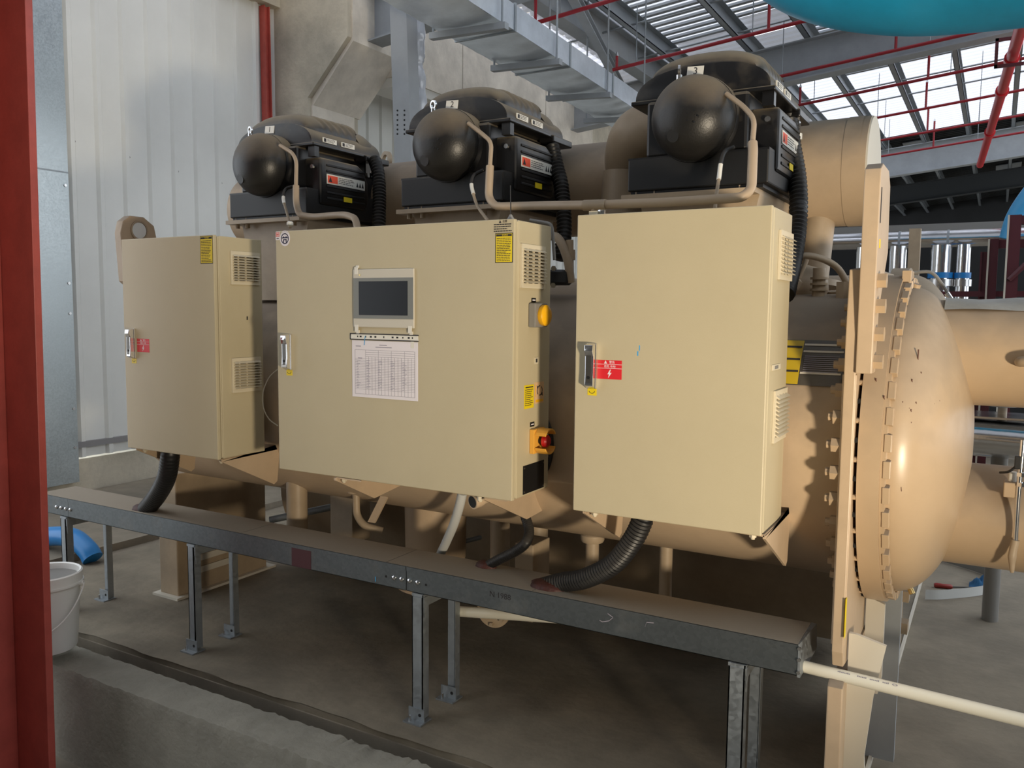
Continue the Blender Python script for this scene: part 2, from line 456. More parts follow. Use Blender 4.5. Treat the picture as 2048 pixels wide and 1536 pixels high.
# roof: rafters and purlins under a ribbed deck, with translucent sheets
ceil = bpy.data.objects.new('ceiling', None); COL.objects.link(ceil); ceil['kind'] = 'structure'
OFF['ceiling'] = Vector()
def rz(x): return 5.2 + .1 * x
def rplate(x0, x1, y0, y1, dz, th=.02):
    return MB().add([(x, yy, rz(x) + dz + t) for t in (0, th) for x, yy in ((x0, y0), (x1, y0), (x1, y1), (x0, y1))],
                    [(3, 2, 1, 0), (4, 5, 6, 7), (0, 1, 5, 4), (1, 2, 6, 5), (2, 3, 7, 6), (3, 0, 4, 7)])
def deck(x0, x1, y0, y1, mt, name, ribs=True):
    """ribbed sheet whose ribs run along x"""
    pr = []; y = y0; p = .19
    while y < y1 - 1e-6:
        for f_, h in ((0, 0), (.5, 0), (.6, .035), (.9, .035)):
            if y + p * f_ <= y1: pr.append((y + p * f_, h))
        y += p
    pr.append((y1, 0))
    nn = len(pr)
    return MB().add([(x, yy, rz(x) + .2 + h) for x in (x0, x1) for yy, h in pr], [(i, i + 1, nn + i + 1, nn + i) for i in range(nn - 1)]).build(name, mt, ceil, ang=20)
PX_ = [-1.57, -.62, .12, .9, 1.72, 2.52, 3.3]
deck(-1.8, 4.2, -6, .4, m_deck, 'deck_panel')
for x0, x1, mt_, nm_ in ((-4.3, -1.9, m_sky, 'skylight_or_fill_panel'), (-1.9, -.9, m_deck, 'deck_panel'), (-.9, 1.2, m_sky, 'skylight_or_fill_panel'), (1.2, 4.2, m_deck, 'deck_panel')): deck(x0, x1, .4 if x0 < -2 else 1.6, 3.0, mt_, nm_)  # unseen translucent sheets here are added to brighten the left bay and vessels
deck(-1.9, 4.2, .4, 1.6, m_deck, 'deck_panel')
deck(-5, -4.3, 3.0, 9.3, m_deck, 'deck_panel'); deck(-4.3, -2.6, 3.0, 9.3, m_sky, 'skylight_or_fill_panel'); deck(-2.6, -.62, 3.0, 5.2, m_sky, 'skylight_or_fill_panel'); deck(-2.6, -1.57, 5.2, 9.3, m_deck, 'deck_panel'); deck(-1.57, -.62, 5.2, 8.9, m_sky, 'skylight_or_fill_panel'); deck(-1.57, -.62, 8.9, 9.3, m_deck, 'deck_panel')  # translucent sheets nearer than the view are added as daylight fill
deck(-.62, .14, 3.0, 5.2, m_sky, 'skylight_or_fill_panel'); deck(-.62, .14, 5.2, 5.9, m_deck, 'deck_panel')  # nearer translucent sheet is unseen, added as daylight fill
deck(-.62, .14, 8.6, 9.3, m_deck, 'deck_panel')
deck(.14, 4.2, 3.0, 6.0, m_deck, 'deck_panel')
deck(-.62, .14, 5.9, 8.6, m_sky, 'skylight_or_fill_panel')
deck(.14, 4.2, 6.0, 9.3, m_sky, 'skylight_or_fill_panel')
deck(-5, -.8, 9.3, 18, m_deck, 'deck_panel')
deck(-.8, .1, 9.4, 10.4, m_deck, 'deck_panel'); deck(-.8, .1, 10.4, 12.2, m_sky, 'skylight_or_fill_panel')
deck(.1, 2.2, 9.3, 11.6, m_sky, 'skylight_or_fill_panel'); deck(2.2, 4.2, 9.3, 12.2, m_sky, 'skylight_or_fill_panel')
deck(-.8, .1, 12.2, 17.8, m_sky, 'skylight_or_fill_panel'); deck(.1, 2.2, 11.6, 17.8, m_sky, 'skylight_or_fill_panel'); deck(2.2, 4.2, 12.2, 17.8, m_sky, 'skylight_or_fill_panel')
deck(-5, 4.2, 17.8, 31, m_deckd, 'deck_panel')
for (x0, x1, y0, y1) in ((1.0, 1.5, 19, 21), (1.9, 2.3, 20, 23), (2.5, 3.0, 18.5, 21), (.4, .8, 18.6, 20), (2.2, 2.8, 24, 27)):
    rplate(x0, x1, y0, y1, .16).build('deck_panel', m_beam, ceil, ang=0)
# opaque ribs that stripe the translucent sheets
for (x0, x1, y0, y1) in ((-1.55, -.64, 5.3, 8.9), (-.62, .14, 5.9, 8.6), (.14, 2.6, 6.0, 9.3), (-.8, .1, 10.4, 12.2), (.1, 2.8, 9.4, 12.2)):
    y = y0 + .06
    while y < y1 - .05:
        rplate(x0, x1, y, y + .07, .17, .03).build('deck_rib', m_beam, ceil, ang=0); y += .19
for x in PX_:
    mb = MB(); z = rz(x)
    for a, b in (((x - .035, 2.8, z - .05), (x - .027, 31, z + .17)), ((x - .035, 2.8, z - .05), (x + .045, 31, z - .042)), ((x - .035, 2.8, z + .162), (x + .045, 31, z + .17)), ((x + .037, 2.8, z - .05), (x + .045, 31, z - .02))):
        mb.box(a, b)
    mb.build('purlin', m_galvp, ceil, ang=0)
for y, h in ((4.6, .5), (9.35, .5), (17.9, .6), (23.5, .5)):
    mb = MB(); ibeam(mb, (-5, y, rz(-5) - .05 - h / 2), (4.2, y, rz(4.2) - .05 - h / 2), .24, h, .016, .012)
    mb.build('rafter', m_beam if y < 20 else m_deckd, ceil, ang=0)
mb = MB(); ibeam(mb, (-1.95, 3.0, 5.0), (-2.0, 31, 5.0), .2, .36); mb.build('tie_beam', m_beam, ceil, ang=0)
mb = MB(); ibeam(mb, (-1.2, 4.7, 4.75), (-2.4, 9.2, 4.75), .1, .1); mb.build('roof_brace', m_beam, ceil, ang=0)
for yy in (5.9, 7.4, 8.6):
    MB().cyl((-2.6, yy, rz(-2.6) + .02), (3, yy, rz(3) + .02), .012, n=6).build('sag_rod', m_galvp, ceil)
for yy in (11.0, 12.6, 13.6):
    MB().cyl((-1.6, yy, rz(-1.6) + .02), (3.3, yy, rz(3.3) + .02), .014, n=6).build('sag_rod', m_galvp, ceil)

# ================================================================ BACKGROUND THINGS
# concrete column with a sloping corbel
cc = thing('concrete_column', 'rough concrete column with sloping corbel beside the ribbed white wall', 'column', (-3.9, 4.2, -.03))
poly = [(-4.3, -.03), (-3.81, -.03), (-3.81, 3.77), (-3.27, 4.30), (-3.27, 6.5), (-4.3, 6.5)]
MB().prism(poly, lambda p, q, t: Vector((p, t, q)), 4.2, 4.98).build('shaft', m_conc, cc, ang=0)
MB().prism([(-3.815, 3.70), (-3.795, 3.70), (-3.25, 4.27), (-3.25, 6.4), (-3.272, 6.4), (-3.272, 4.31), (-3.815, 3.78)], lambda p, q, t: Vector((p, t, q)), 4.26, 5.0).build('corbel_lit_face', m_concb, cc, ang=0)  # paler skin on the side facing the daylight, lighting put into the colour
MB().box((-3.82, 4.25, 2.2), (-3.79, 4.9, 3.70)).build('shaft_lit_face', m_concb, cc, ang=0)  # same concrete in a paler copy, painted as the lit side
# concrete beam running back, with a pale lintel under it
cb = thing('concrete_beam', 'long pale concrete beam running back under the silver duct', 'beam', (-3.5, 4.98, 4.1))
y = 4.98
for k, ln in enumerate((1.3, .75, 1.4, 1.6)):
    MB().box((-3.75, y + .004, 4.10), (-3.28 + .006 * (k % 2), y + ln - .004, 6.0)).build('beam_segment', m_concb, cb, ang=0); y += ln
MB().box((-3.7, 5.0, 4.0), (-3.30, 9.5, 4.1)).build('lintel', m_white, cb, ang=0)
MB().box((-3.75, 10.04, 3.9), (-3.30, 14, 6)).build('end_block', m_conc, cb, ang=0)
# steel column and wrapped pipe beside it
sc = thing('steel_column', 'grey steel column with two rows of bolt holes behind the middle compressor', 'column', (-2.0, 3.5, 0))
c0 = pt(779, 0, y=3.6); c1 = pt(789, 319, y=3.6); e0 = pt(812, 0, y=3.6); e1 = pt(824, 319, y=3.6)
d_ = (c1 - c0) / (c1.z - c0.z)
def colx(z, a): return a.x + (z - a.z) * d_.x
zb, zt = 0, 6.2
mb = MB()
for z0, z1 in ((zb, zt),):
    mb.add([(colx(z, a), yy, z) for z in (z0, z1) for a, yy in ((c0, 3.6), (e0, 3.6), (e0, 3.75), (c0, 3.75))],
           [(3, 2, 1, 0), (4, 5, 6, 7), (0, 1, 5, 4), (1, 2, 6, 5), (2, 3, 7, 6), (3, 0, 4, 7)])
mb.build('shaft', m_gcol, sc, ang=0)
for u in (795, 809):
    for v in (221, 230, 240, 250, 259, 268):
        p = pt(u, v, y=3.6); MB().cyl(p + Vector((0, -.004, 0)), p, .008, n=8).build('bolt_hole', m_dark, sc)
wp = [pt(834, -60, y=3.9), pt(834, 40, y=3.9), pt(835, 90, y=3.9), pt(832, 130, y=3.9), pt(837, 170, y=3.9), pt(839, 230, y=3.9), pt(841, 330, y=3.9)]
wp = smooth(wp, 8); rw = [.070 + .006 * math.sin(i * .7) + random.uniform(-.003, .003) for i in range(len(wp))]
tag(MB().tube(wp, rw, 14).build('wrapped_pipe', m_wrap, ang=80), 'pipe wrapped in shiny wrinkled clear plastic beside the grey steel column', 'pipe')
# thin red post at the end of the white wall
mb = MB(); ibeam(mb, (-4.22, 4.05, 2.3), (-4.25, 4.05, 4.7), .075, .075, .01, .01, up=(0, 1, 0))
tag(mb.build('red_post', m_redp, ang=0), 'thin dark red post between white ribbed wall and concrete column', 'post')

# rectangular duct on trapeze hangers
du = thing('air_duct', 'silver rectangular air duct running back beneath the roof', 'duct', (-1.32, 4, 3.83))
ZD = 3.84
def dx(y, x0): return x0 - .045 * (y - 3.3)
for k, (y0, y1) in enumerate(((1.2, 2.35), (2.36, 3.6), (3.61, 4.7), (4.71, 5.8), (5.81, 6.9), (6.91, 8.2))):
    mb = MB(); xa, xb = dx(y0, -1.56), dx(y0, -1.0); xc, xd = dx(y1, -1.56), dx(y1, -1.0)
    nb = 9
    def btm(u, v, y0=y0, y1=y1):
        y = y0 + (y1 - y0) * u; x = dx(y, -1.56) + .56 * v
        return Vector((x, y, ZD - .022 * math.sin(PI * v) * math.sin(PI * u) - .004 * math.sin(u * 26 + v * 4)))
    mb.grid(btm, 24, 6)
    mb.add([(xb, y0, ZD), (xd, y1, ZD), (xd, y1, ZD + .20), (xb, y0, ZD + .20), (xa, y0, ZD), (xc, y1, ZD), (xc, y1, ZD + .20), (xa, y0, ZD + .20)], [(0, 1, 2, 3), (7, 6, 5, 4), (3, 2, 6, 7)])
    mb.build('duct_section', m_duct, du, ang=30)
    MB().box((xc - .01, y1 - .012, ZD - .012), (xd + .012, y1 + .012, ZD + .21)).build('flange', m_galvp, du, ang=0)
for (u0, v0, u1, v1) in ((862, 72, 1000, 52), (985, 137, 1110, 124), (1095, 197, 1212, 190), (1170, 242, 1285, 237)):
    a = pt(u0, v0, z=3.78); b = pt(u1, v1, z=3.78)
    h = thing('duct_hanger', {862: 'nearest', 985: 'second', 1095: 'third', 1170: 'farthest'}[u0] + ' grey trapeze hanger bar under the silver air duct', 'hanger', a, 'hangers under the air duct')
    mb = MB(); v_ = (b - a).normalized()
    mb.add([p + Vector((0, dy, dz)) for p in (a - v_ * .02, b + v_ * .04) for dy, dz in ((0, -.02), (.06, -.02), (.06, .03), (0, .03))], [(3, 2, 1, 0), (4, 5, 6, 7), (0, 1, 5, 4), (1, 2, 6, 5), (2, 3, 7, 6), (3, 0, 4, 7)])
    mb.build('bar', m_beam, h, ang=0)
    for q in (a, b): MB().cyl(q + Vector((0, .03, 0)), q + Vector((0, .03, 1.5)), .009, n=6).build('threaded_rod', m_galvp, h)

# red sprinkler lines
sp_lines = [(-1.8, -.6, 5.35, 'short red sprinkler pipe crossing above the silver duct', [(-1.78, .35)]),
            (-1.75, 1.2, 7.27, 'red sprinkler pipe passing just above the hood of the third compressor', [(.1, .5), (-1.7, .15)]),
            (-.45, 3.2, 9.1, 'red sprinkler pipe running along the near roof rafter', [(1.2, .3)]),
            (-.35, 3.4, 10.75, 'long red sprinkler pipe under the stripes of the roof lights', [(-.25, .25), (1.45, .5)]),
            (.3, 3.4, 12.57, 'red sprinkler pipe touching the top of the beige upper vessel in view', [(1.3, .4)]),
            (.2, 3.4, 14.45, 'red sprinkler pipe just above the far roof rafter', [(1.2, .4)]),
            (.1, 3.4, 16.05, 'lowest red sprinkler pipe seen below the far roof rafter', [(1.2, .5)])]
for x0, x1, y, lab, drops in sp_lines:
    t = thing('sprinkler_pipe', lab, 'pipe', ((x0 + x1) / 2, y, 4.7 + .05 * (x0 + x1)), 'red sprinkler pipes')
    zz = lambda x: 4.7 + .1 * x
    MB().cyl((x0, y, zz(x0)), (x1, y, zz(x1)), .021, n=10).build('line', m_spr, t)
    for x, h in drops:
        MB().cyl((x, y, zz(x)), (x, y, zz(x) + h), .017, n=8).build('riser', m_spr, t)
        MB().cyl((x, y, zz(x) + h), (x, y, zz(x) + h + .05), .02, .008, n=8).build('sprinkler_head', m_steel, t)
    for x in (x0 + .3, (x0 + x1) / 2 + .2): MB().cyl((x, y, zz(x) + .01), (x, y, zz(x) + .7), .006, n=6).build('hanger_rod', m_galvp, t)
t = thing('fire_main', 'thick bright red fire main pipe running back at far right', 'pipe', (2.5, 6, 4.2))
a = pt(2040, 62, z=4.2); b = pt(1960, 330, z=4.2); e = a + (a - b) * .3
MB().cyl(e, b, .055, n=16).build('run', m_sprb, t)
for f_ in (.12, .3, .62): 
    q = a.lerp(b, f_); d = (b - a).normalized(); MB().cyl(q - d * .05, q + d * .05, .072, n=16).build('coupling', m_sprb, t)
mb = MB(); q = a.lerp(b, .10)
for a_, b_ in (((-.16, -.03, .14), (.1, -.0, .17)), ((-.16, -.03, -.12), (.1, 0, -.09)), ((-.16, -.03, -.12), (-.13, 0, .17))): mb.box(q + Vector(a_), q + Vector(b_))
mb.build('bracket_frame', m_mar, t, ang=0)

# big teal insulated pipe overhead
tp = smooth([(3.9, 1.35, 3.01), (3.2, 1.35, 3.015), (2.5, 1.35, 3.02), (2.05, 1.35, 3.06), (1.72, 1.35, 3.20), (1.52, 1.35, 3.5), (1.46, 1.35, 4.0)], 10)
t = thing('insulated_pipe', 'large teal insulated pipe overhead at the top right corner', 'pipe', (2.5, 1.35, 2.9))
MB().tube(tp, .33, 40).build('jacket', m_teal, t, ang=60)
MB().cyl((2.62, 1.35, 3.02), (2.66, 1.35, 3.02), .336, n=40).build('band', m_alu, t)

# silver clad pipework far right
t = thing('silver_header_pipe', 'silver clad horizontal pipe behind the tall beige lug plate', 'pipe', (1.8, 6.2, 2.15))
MB().cyl((-.5, 6.2, 2.285), (3.6, 6.2, 2.285), .078, n=24).build('run', m_alu, t)
for x in (.9, 1.62, 2.02, 2.8): MB().cyl((x, 6.2, 2.285), (x + .02, 6.2, 2.285), .083, n=24).build('band', m_galvp, t)
tag(MB().box((-.5, 6.5, 2.36), (3.6, 6.72, 2.455)).build('grey_girder', m_greyp, ang=0), 'flat grey girder above the silver clad header pipe', 'beam')
for k, (u, w) in enumerate(((1722, 22), (1793, 30), (1880, 34), (1925, 22))):
    c = pt(u, 545, y=6.0); r = w * 8.2 / 1675 / 2 * 1.05
    t = thing('silver_branch_pipe', ['short silver pipe stub peeking out just left of the beige lug plate', 'silver vertical pipe stub just right of the beige lug plate', 'widest silver vertical pipe stub behind the drooping grey wire', 'narrow silver vertical pipe stub left of the maroon frame'][k], 'pipe', (c.x, 6.0, -.03), 'silver vertical pipe stubs')
    MB().cyl((c.x, 6.05, -.03), (c.x, 6.05, 2.22), r, n=20).build('run', m_alu, t)
    MB().cyl((c.x, 6.05, c.z - .12), (c.x, 6.05, c.z - .06), r * 1.35, n=20).build('flange', m_steel, t)
    MB().cyl((c.x, 6.05, c.z - .05), (c.x, 6.05, c.z + .0), r * 1.2, n=20).build('collar', m_blue if k > 1 else m_steel, t)
tag(MB().cyl((-.2, 7.2, 1.72), (3.6, 7.2, 1.72), .035, n=14).build('silver_return_pipe', m_alu), 'thin silver horizontal pipe low behind the maroon frame', 'pipe')
p = pt(1828, 540, y=5.2)
tag(MB().box((p.x - .05, 5.2, -.03), (p.x + .035, 5.28, 2.30)).build('tan_post', m_pipe, ang=0), 'plain tan upright post in front of the silver header pipe', 'post')
# maroon steel frame
t = thing('steel_frame', 'dark maroon steel frame with posts at the far right edge', 'frame', (2.5, 4.5, -.03))
for (u0, u1, vt) in ((2018, 2044, 430), (1978, 1998, 475), (1962, 1976, 500)):
    a = pt(u0, vt, y=4.5); b = pt(u1, vt, y=4.5); yy = 4.5 + (2018 - u0) * .004
    MB().box((a.x, yy, -.03), (b.x, yy + .1, a.z)).build('post', m_mar, t, ang=0)
    MB().box((a.x - .006, yy - .012, -.03), (a.x + .006, yy, a.z)).build('edge_angle', m_pale if u0 != 1962 else m_mar, t, ang=0)
a = pt(1978, 475, y=4.5)
MB().box((a.x + .02, 4.68, a.z - .065), (3.3, 4.74, a.z - .005)).build('rail', m_mar, t, ang=0)
a = pt(2018, 430, y=4.5); MB().box((a.x + .02, 4.515, a.z - .065), (3.3, 4.585, a.z - .005)).build('rail', m_mar, t, ang=0)
a = pt(2018, 560, y=4.5); b = pt(2060, 520, y=4.5)
MB().cyl(a, b, .02, n=6).build('brace', m_mar, t); MB().box((1.9, 4.7, 1.74), (3.3, 4.76, 1.78)).build('rail', m_mar, t, ang=0)
t = thing('blue_insulated_pipe', 'bright blue insulated pipe bend behind the maroon frame', 'pipe', (2.6, 5.4, .5))
MB().tube(smooth([pt(2100, 355, y=5.6), pt(2062, 392, y=5.6), pt(2030, 435, y=5.6), pt(2012, 478, y=5.6)], 8), [.10 - .002 * k for k in range(25)], 20).build('bend', m_blue2, t)
MB().cyl((2.95, 5.9, .3), (2.95, 5.9, 2.3), .1, n=20).build('drop', m_blue, t)
# ================================================================ RED COLUMN
rc = thing('red_steel_column', 'dark red painted steel column filling the left edge', 'column', (-1.05, -.6, -.42))
p0 = pt(112, 1530, z=-.3); p1 = pt(65, 0, y=p0.y); 
yf = p0.y; xr = p0.x
sl = (p1.x - p0.x) / (p1.z - p0.z)
def rcx(z): return xr + sl * (z + .3)
def rcbar(a0, a1, y0, y1, nm):
    mb = MB(); mb.add([(rcx(z) + a, yy, z) for z in (-.42, 5.0) for a, yy in ((a0, y0), (a1, y0), (a1, y1), (a0, y1))],
           [(3, 2, 1, 0), (4, 5, 6, 7), (0, 1, 5, 4), (1, 2, 6, 5), (2, 3, 7, 6), (3, 0, 4, 7)])
    mb.build(nm, m_redp, rc, ang=40, bevel=.002)
rcbar(-.36, 0, yf - .03, yf, 'flange'); rcbar(-.24, -.22, yf - .26, yf - .031, 'web'); rcbar(-.36, -.10, yf - .29, yf - .261, 'flange')

# ================================================================ LOWER SHELL + WATER BOX
YC, ZC = .8, 1.18
V = thing('chiller_vessel', 'long beige horizontal chiller vessel with domed water box at the right', 'vessel', (.4, .8, 0))
MB().lathe([(.5, -1.37), (.5, 2.06)], (0, YC, ZC), (1, 0, 0), 64).build('shell', m_shell, V)
# right tube sheet, with lifting lugs
ts = MB()
out = [(.20, .60), (.20, 1.55), (.22, 1.74), (.50, 1.76), (1.10, 1.76), (1.32, 1.6), (1.32, .60), (1.1, .52), (.45, .52), (.22, .55)]
ts.prism(out, lambda a, b, t: Vector((t, a, b)), 2.072, 2.104)
TS = ts.build('tube_sheet', m_shell, V, ang=30, bevel=.003)
lug = [(.19, 1.44), (.19, 1.975), (.195, 2.02), (.24, 2.04), (.38, 2.04), (.43, 2.0), (.45, 1.80), (.29, 1.62), (.27, 1.44)]
LG = MB().prism(lug, lambda a, b, t: Vector((t, a, b)), 2.1045, 2.148).build('lifting_lug', m_shell, V, ang=30, bevel=.003)
MB().box((2.148, .215, 1.87), (2.1495, .225, 1.97)).build('stencil_mark', m_ink, LG, ang=0)
MB().box((2.148, .225, 1.80), (2.1495, .245, 1.825)).build('paint_mark', m_yel, LG, ang=0)
low = [(.205, .62), (.205, 1.435), (.22, 1.435), (.22, .62)]
MB().prism(low, lambda a, b, t: Vector((t, a, b)), 2.068, 2.1065).build('edge_plate', m_shell, V, ang=30, bevel=.002)
mb = MB().box((2.1065, .188, .65), (2.108, .21, .77)); mb.build('paint_mark', m_yel, V, ang=0)
# left tube sheet lug with hole
TS2 = MB().prism([(.46, 1.0), (.46, 1.62), (.31, 1.74), (.295, 1.98), (.31, 2.04), (.35, 2.07), (.43, 2.07), (.49, 2.03), (.55, 1.75), (1.2, 1.6), (1.2, 1.0)], lambda a, b, t: Vector((t, a, b)), -1.42, -1.37).build('tube_sheet', m_shell, V, ang=30, bevel=.004)
MB().cyl((-1.369, .40, 2.0), (-1.367, .40, 2.0), .04, n=24).build('lug_hole', m_clad, TS2)
MB().lathe([(.05, 0), (.05, .004), (.042, .004), (.042, 0)], (-1.369, .40, 2.0), (1, 0, 0), 24, caps=False).build('hole_rim', m_pipe, TS2)
# nuts on the shell side, bolt heads on the lug side
nb = 40
for k in range(nb):
    a = 2 * PI * (k + .5) / nb; y = YC - .49 * math.cos(a) if False else YC + .485 * math.cos(a); z = ZC + .53 * math.sin(a)
    if y > .98: continue
    mb = MB(); hexbolt(mb, (2.072, y - .085, z), (-1, 0, 0), .023, .030, .014, .013); mb.build('nut', m_head, V, ang=30)
for v in (560, 612, 668, 722):
    p = pt(1751, v, x=2.148); mb = MB(); hexbolt(mb, (2.148, .235, p.z), (1, 0, 0), .023, .024); mb.build('bolt', m_head, V, ang=30)
# water box
WB = MB().lathe([(.50, 2.114), (.565, 2.114), (.565, 2.176), (.50, 2.176)], (0, YC, ZC), (1, 0, 0), 96).build('water_box_flange', m_head, V, ang=30)
for k in range(60):
    a = 2 * PI * k / 60
    if math.cos(a) > .55: continue
    y = YC + .555 * math.cos(a); z = ZC + .555 * math.sin(a)
    mb = MB().cyl((2.104, y, z), (2.114, y, z), .009, n=8); mb.build('stud', m_dark if k % 2 else m_head, WB)
prof = [(.548, 2.176)]
for k in range(25):
    a = PI / 2 * k / 24
    prof.append((.525 * math.cos(a) ** .9 if k < 24 else 0, 2.192 + .212 * math.sin(a) ** 1.0))
prof = [(.552, 2.1762), (.552, 2.19), (.53, 2.192)] + prof[1:]
HD = MB().lathe(prof, (0, YC, ZC), (1, 0, 0), 96, caps=False).build('dished_head', m_head, V, ang=50)
for k in range(44):
    a = 2 * PI * (k + .3) / 44
    if math.cos(a) > .6: continue
    d = Vector((0, math.cos(a), math.sin(a))); c = Vector((2.19, YC, ZC)) + d * .541
    t_ = Vector((0, -math.sin(a), math.cos(a))); mb = MB()
    w_ = .026
    mb.add([c + d * q + t_ * s_ + Vector((h, 0, 0)) for h in (-.006, .014) for q, s_ in ((-.013, -w_), (.014, -w_), (.014, w_), (-.013, w_))],
           [(3, 2, 1, 0), (4, 5, 6, 7), (0, 1, 5, 4), (1, 2, 6, 5), (2, 3, 7, 6), (3, 0, 4, 7)])
    mb.build('clamp_block', m_head, V, ang=30, bevel=.0015)
# nozzles on the head
for zc, r, nm in ((1.485, .175, 'outlet_nozzle'), (.94, .172, 'inlet_nozzle')):
    NZ = MB().lathe([(r, 2.22), (r, 4.6)], (0, YC, zc), (1, 0, 0), 48).build(nm, m_head, V)
q = pt(2040, 725, y=.63)
MB().tube(fil([(q.x + .0, .66, q.z), (q.x, .58, q.z + .005), (q.x + .05, .56, q.z + .01), (q.x + .12, .56, q.z + .01)], .02), .016, 12).build('thermowell', m_pipe, V)
# grey foil sheet lying over the upper nozzle
def sh(u, v):
    a = math.radians(52 + 70 * v) ; x = 2.30 + 2.0 * u; r = .181 + .004 * math.sin(u * 40 + v * 5)
    return Vector((x, YC - r * math.cos(a), 1.485 + r * math.sin(a)))
tag(MB().grid(sh, 40, 10).build('foil_sheet', m_sheet, ang=60), 'grey foil sheet draped over the upper beige nozzle pipe', 'sheet')
# small fittings on head
a = pt(1815, 560, y=.62)
MB().cyl(pt(1822, 598, y=.75), pt(1834, 568, y=.74), .014, n=12).build('vent_plug', m_head, HD)
MB().cyl(pt(1806, 1140, y=.72), pt(1816, 1170, y=.70), .017, n=12).build('drain_plug', m_head, HD)
MB().cyl(pt(1816, 1168, y=.70), pt(1825, 1188, y=.69), .010, n=10).build('drain_tip', m_brass, HD)
mb = MB(); q = pt(1790, 545, y=.75); mb.box((2.172, .66, 1.70), (2.20, .76, 1.755)); mb.build('lifting_tab', m_head, V, ang=30, bevel=.002)
# paint drips on the head
rn = random.Random(5)
rust = mat('drip_brown', S(86, 48, 30), .6)
for (u, v, ln) in ((1836, 718, 36), (1842, 748, 8), (1824, 762, 7), (1805, 806, 6), (1822, 822, 7), (1818, 818, 4), (1832, 806, 4), (1822, 846, 4), (1868, 812, 10), (1878, 808, 14), (1802, 975, 14), (1833, 875, 4), (1768, 795, 7), (1752, 760, 6)):
    # put each drip on the ellipsoid by a short march
    d = (pt(u, v, y=1.0) - CAM).normalized(); p = CAM + d * 2.2
    for _ in range(400):
        rx = (p.x - 2.192) / .212; rr_ = math.hypot(p.y - YC, p.z - ZC)
        if (rx > 0 and rx < 1 and (rr_ / .525) ** 2.1 + rx * rx < 1) or (p.x < 2.192 and p.x > 2.107 and rr_ < .566): break
        p += d * .003
    s_ = ln * .0016
    MB().tube([p + Vector((0, 0, s_ * .5)), p + Vector((.0, -.001, 0)), p + Vector((.002, 0, -s_ * .5))], [.0024, .0018, .001], 6).build('paint_drip', rust, HD)
# supports
MB().prism([(.215, 0.0), (.215, .52), (1.3, .52), (1.3, 0.0)], lambda a, b, t: Vector((t, a, b)), 2.078, 2.11).build('foot_plate', m_shell, V, ang=0)
MB().prism([(.175, 0.0), (.175, .50), (.20, .515), (.25, .515), (.25, 0)], lambda a, b, t: Vector((t, a, b)), 2.068, 2.112).build('foot_edge', m_shell, V, ang=30, bevel=.004)
MB().prism([(2.11, .0), (2.155, .03), (2.172, .20), (2.168, .26), (2.185, .45), (2.215, .62), (2.13, .64), (2.11, .64)], lambda a, b, t: Vector((a, t, b)), .27, .285).build('gusset', m_pale, V, ang=0)
MB().prism([(2.11, .30), (2.16, .30), (2.17, .36), (2.17, .62), (2.11, .64)], lambda a, b, t: Vector((a, t, b)), .66, .68).build('gusset', m_pale, V, ang=0)
MB().box((2.112, .80, .0), (2.21, .83, .70)).build('gusset', m_beam, V, ang=0)
mb = MB().box((2.16, .9, .38), (2.2, 1.0, .66)); mb.build('bracket', m_pipe, V, ang=0)
for z in (.44, .56): MB().box((2.2, .91, z), (2.225, .97, z + .04)).build('bracket_nut', m_pipe, V, ang=0)
L1 = MB().box((-1.55, .60, .012), (-1.40, 1.25, .70)).build('support_box', m_pipe, V, ang=30, bevel=.006)
MB().box((-1.58, .57, .0), (-1.37, 1.3, .014)).build('base_strip', m_pale, V, ang=0)
for z in (.11, .18): MB().box((-1.398, .72, z), (-1.39, .95, z + .035)).build('isolator_slat', m_pale, V, ang=0)
# lower cylinder and pipework below the shell
MB().lathe([(.10, .30), (.145, .42), (.15, .74)], (.155, .86, 0), (0, 0, 1), 32).build('sump', m_shell, V)
MB().lathe([(.19, .285), (.19, .31)], (.155, .86, 0), (0, 0, 1), 32).build('sump_flange', m_shell, V)
# data plates on the shell
def shell_patch(x0, x1, z0, z1, mt, nm, r=.503):
    def fn(u, v):
        z = z0 + (z1 - z0) * v; s_ = (z - ZC) / r; return Vector((x0 + (x1 - x0) * u, YC - r * math.cos(math.asin(s_)), z))
    return MB().grid(fn, 2, 8).build(nm, mt, V, ang=60)
DP = shell_patch(1.86, 2.045, 1.385, 1.525, m_name, 'data_plate')
YP = shell_patch(1.80, 1.915, 1.388, 1.523, mat('data_plate_yellow', S(196, 168, 40), .4), 'warning_plate', .5045)
for z in (1.508, 1.487, 1.420): 
    shell_patch(1.918, 2.04, z, z + .006, m_pale, 'plate_line', .5048).parent = V
for z in (1.500, 1.462, 1.425): shell_patch(1.80, 1.912, z, z + .006, m_ink, 'plate_line', .506)
for k in range(9): shell_patch(1.925, 2.03, 1.474 - k * .006, 1.4765 - k * .006, m_inkg, 'plate_line', .5048)

# rear vessel, mostly hidden; lower shell added to darken the space under the machine
RV = thing('rear_vessel', 'dim beige vessel with an added lower shade shell behind the main shell, its dusty head peeking over the water box', 'vessel', (.25, 1.8, 0))
MB().lathe([(.30, -1.45), (.42, -1.35), (.42, 1.93), (.30, 1.98)], (0, 1.75, .50), (1, 0, 0), 48).build('shade_shell', m_pipe, RV)
pr = [(.43, -1.3), (.43, 2.03), (.46, 2.03), (.46, 2.10)] + [(.43 * math.cos(PI / 2 * k / 12), 2.10 + .22 * math.sin(PI / 2 * k / 12)) for k in range(13)]
MB().lathe(pr, (0, 1.85, 1.36), (1, 0, 0), 56).build('upper_shell', m_pipe, RV)
for x in (-1.0, 1.4): MB().box((x, 1.45, 0), (x + .12, 2.2, .35)).build('saddle', m_pipe, RV, ang=0)
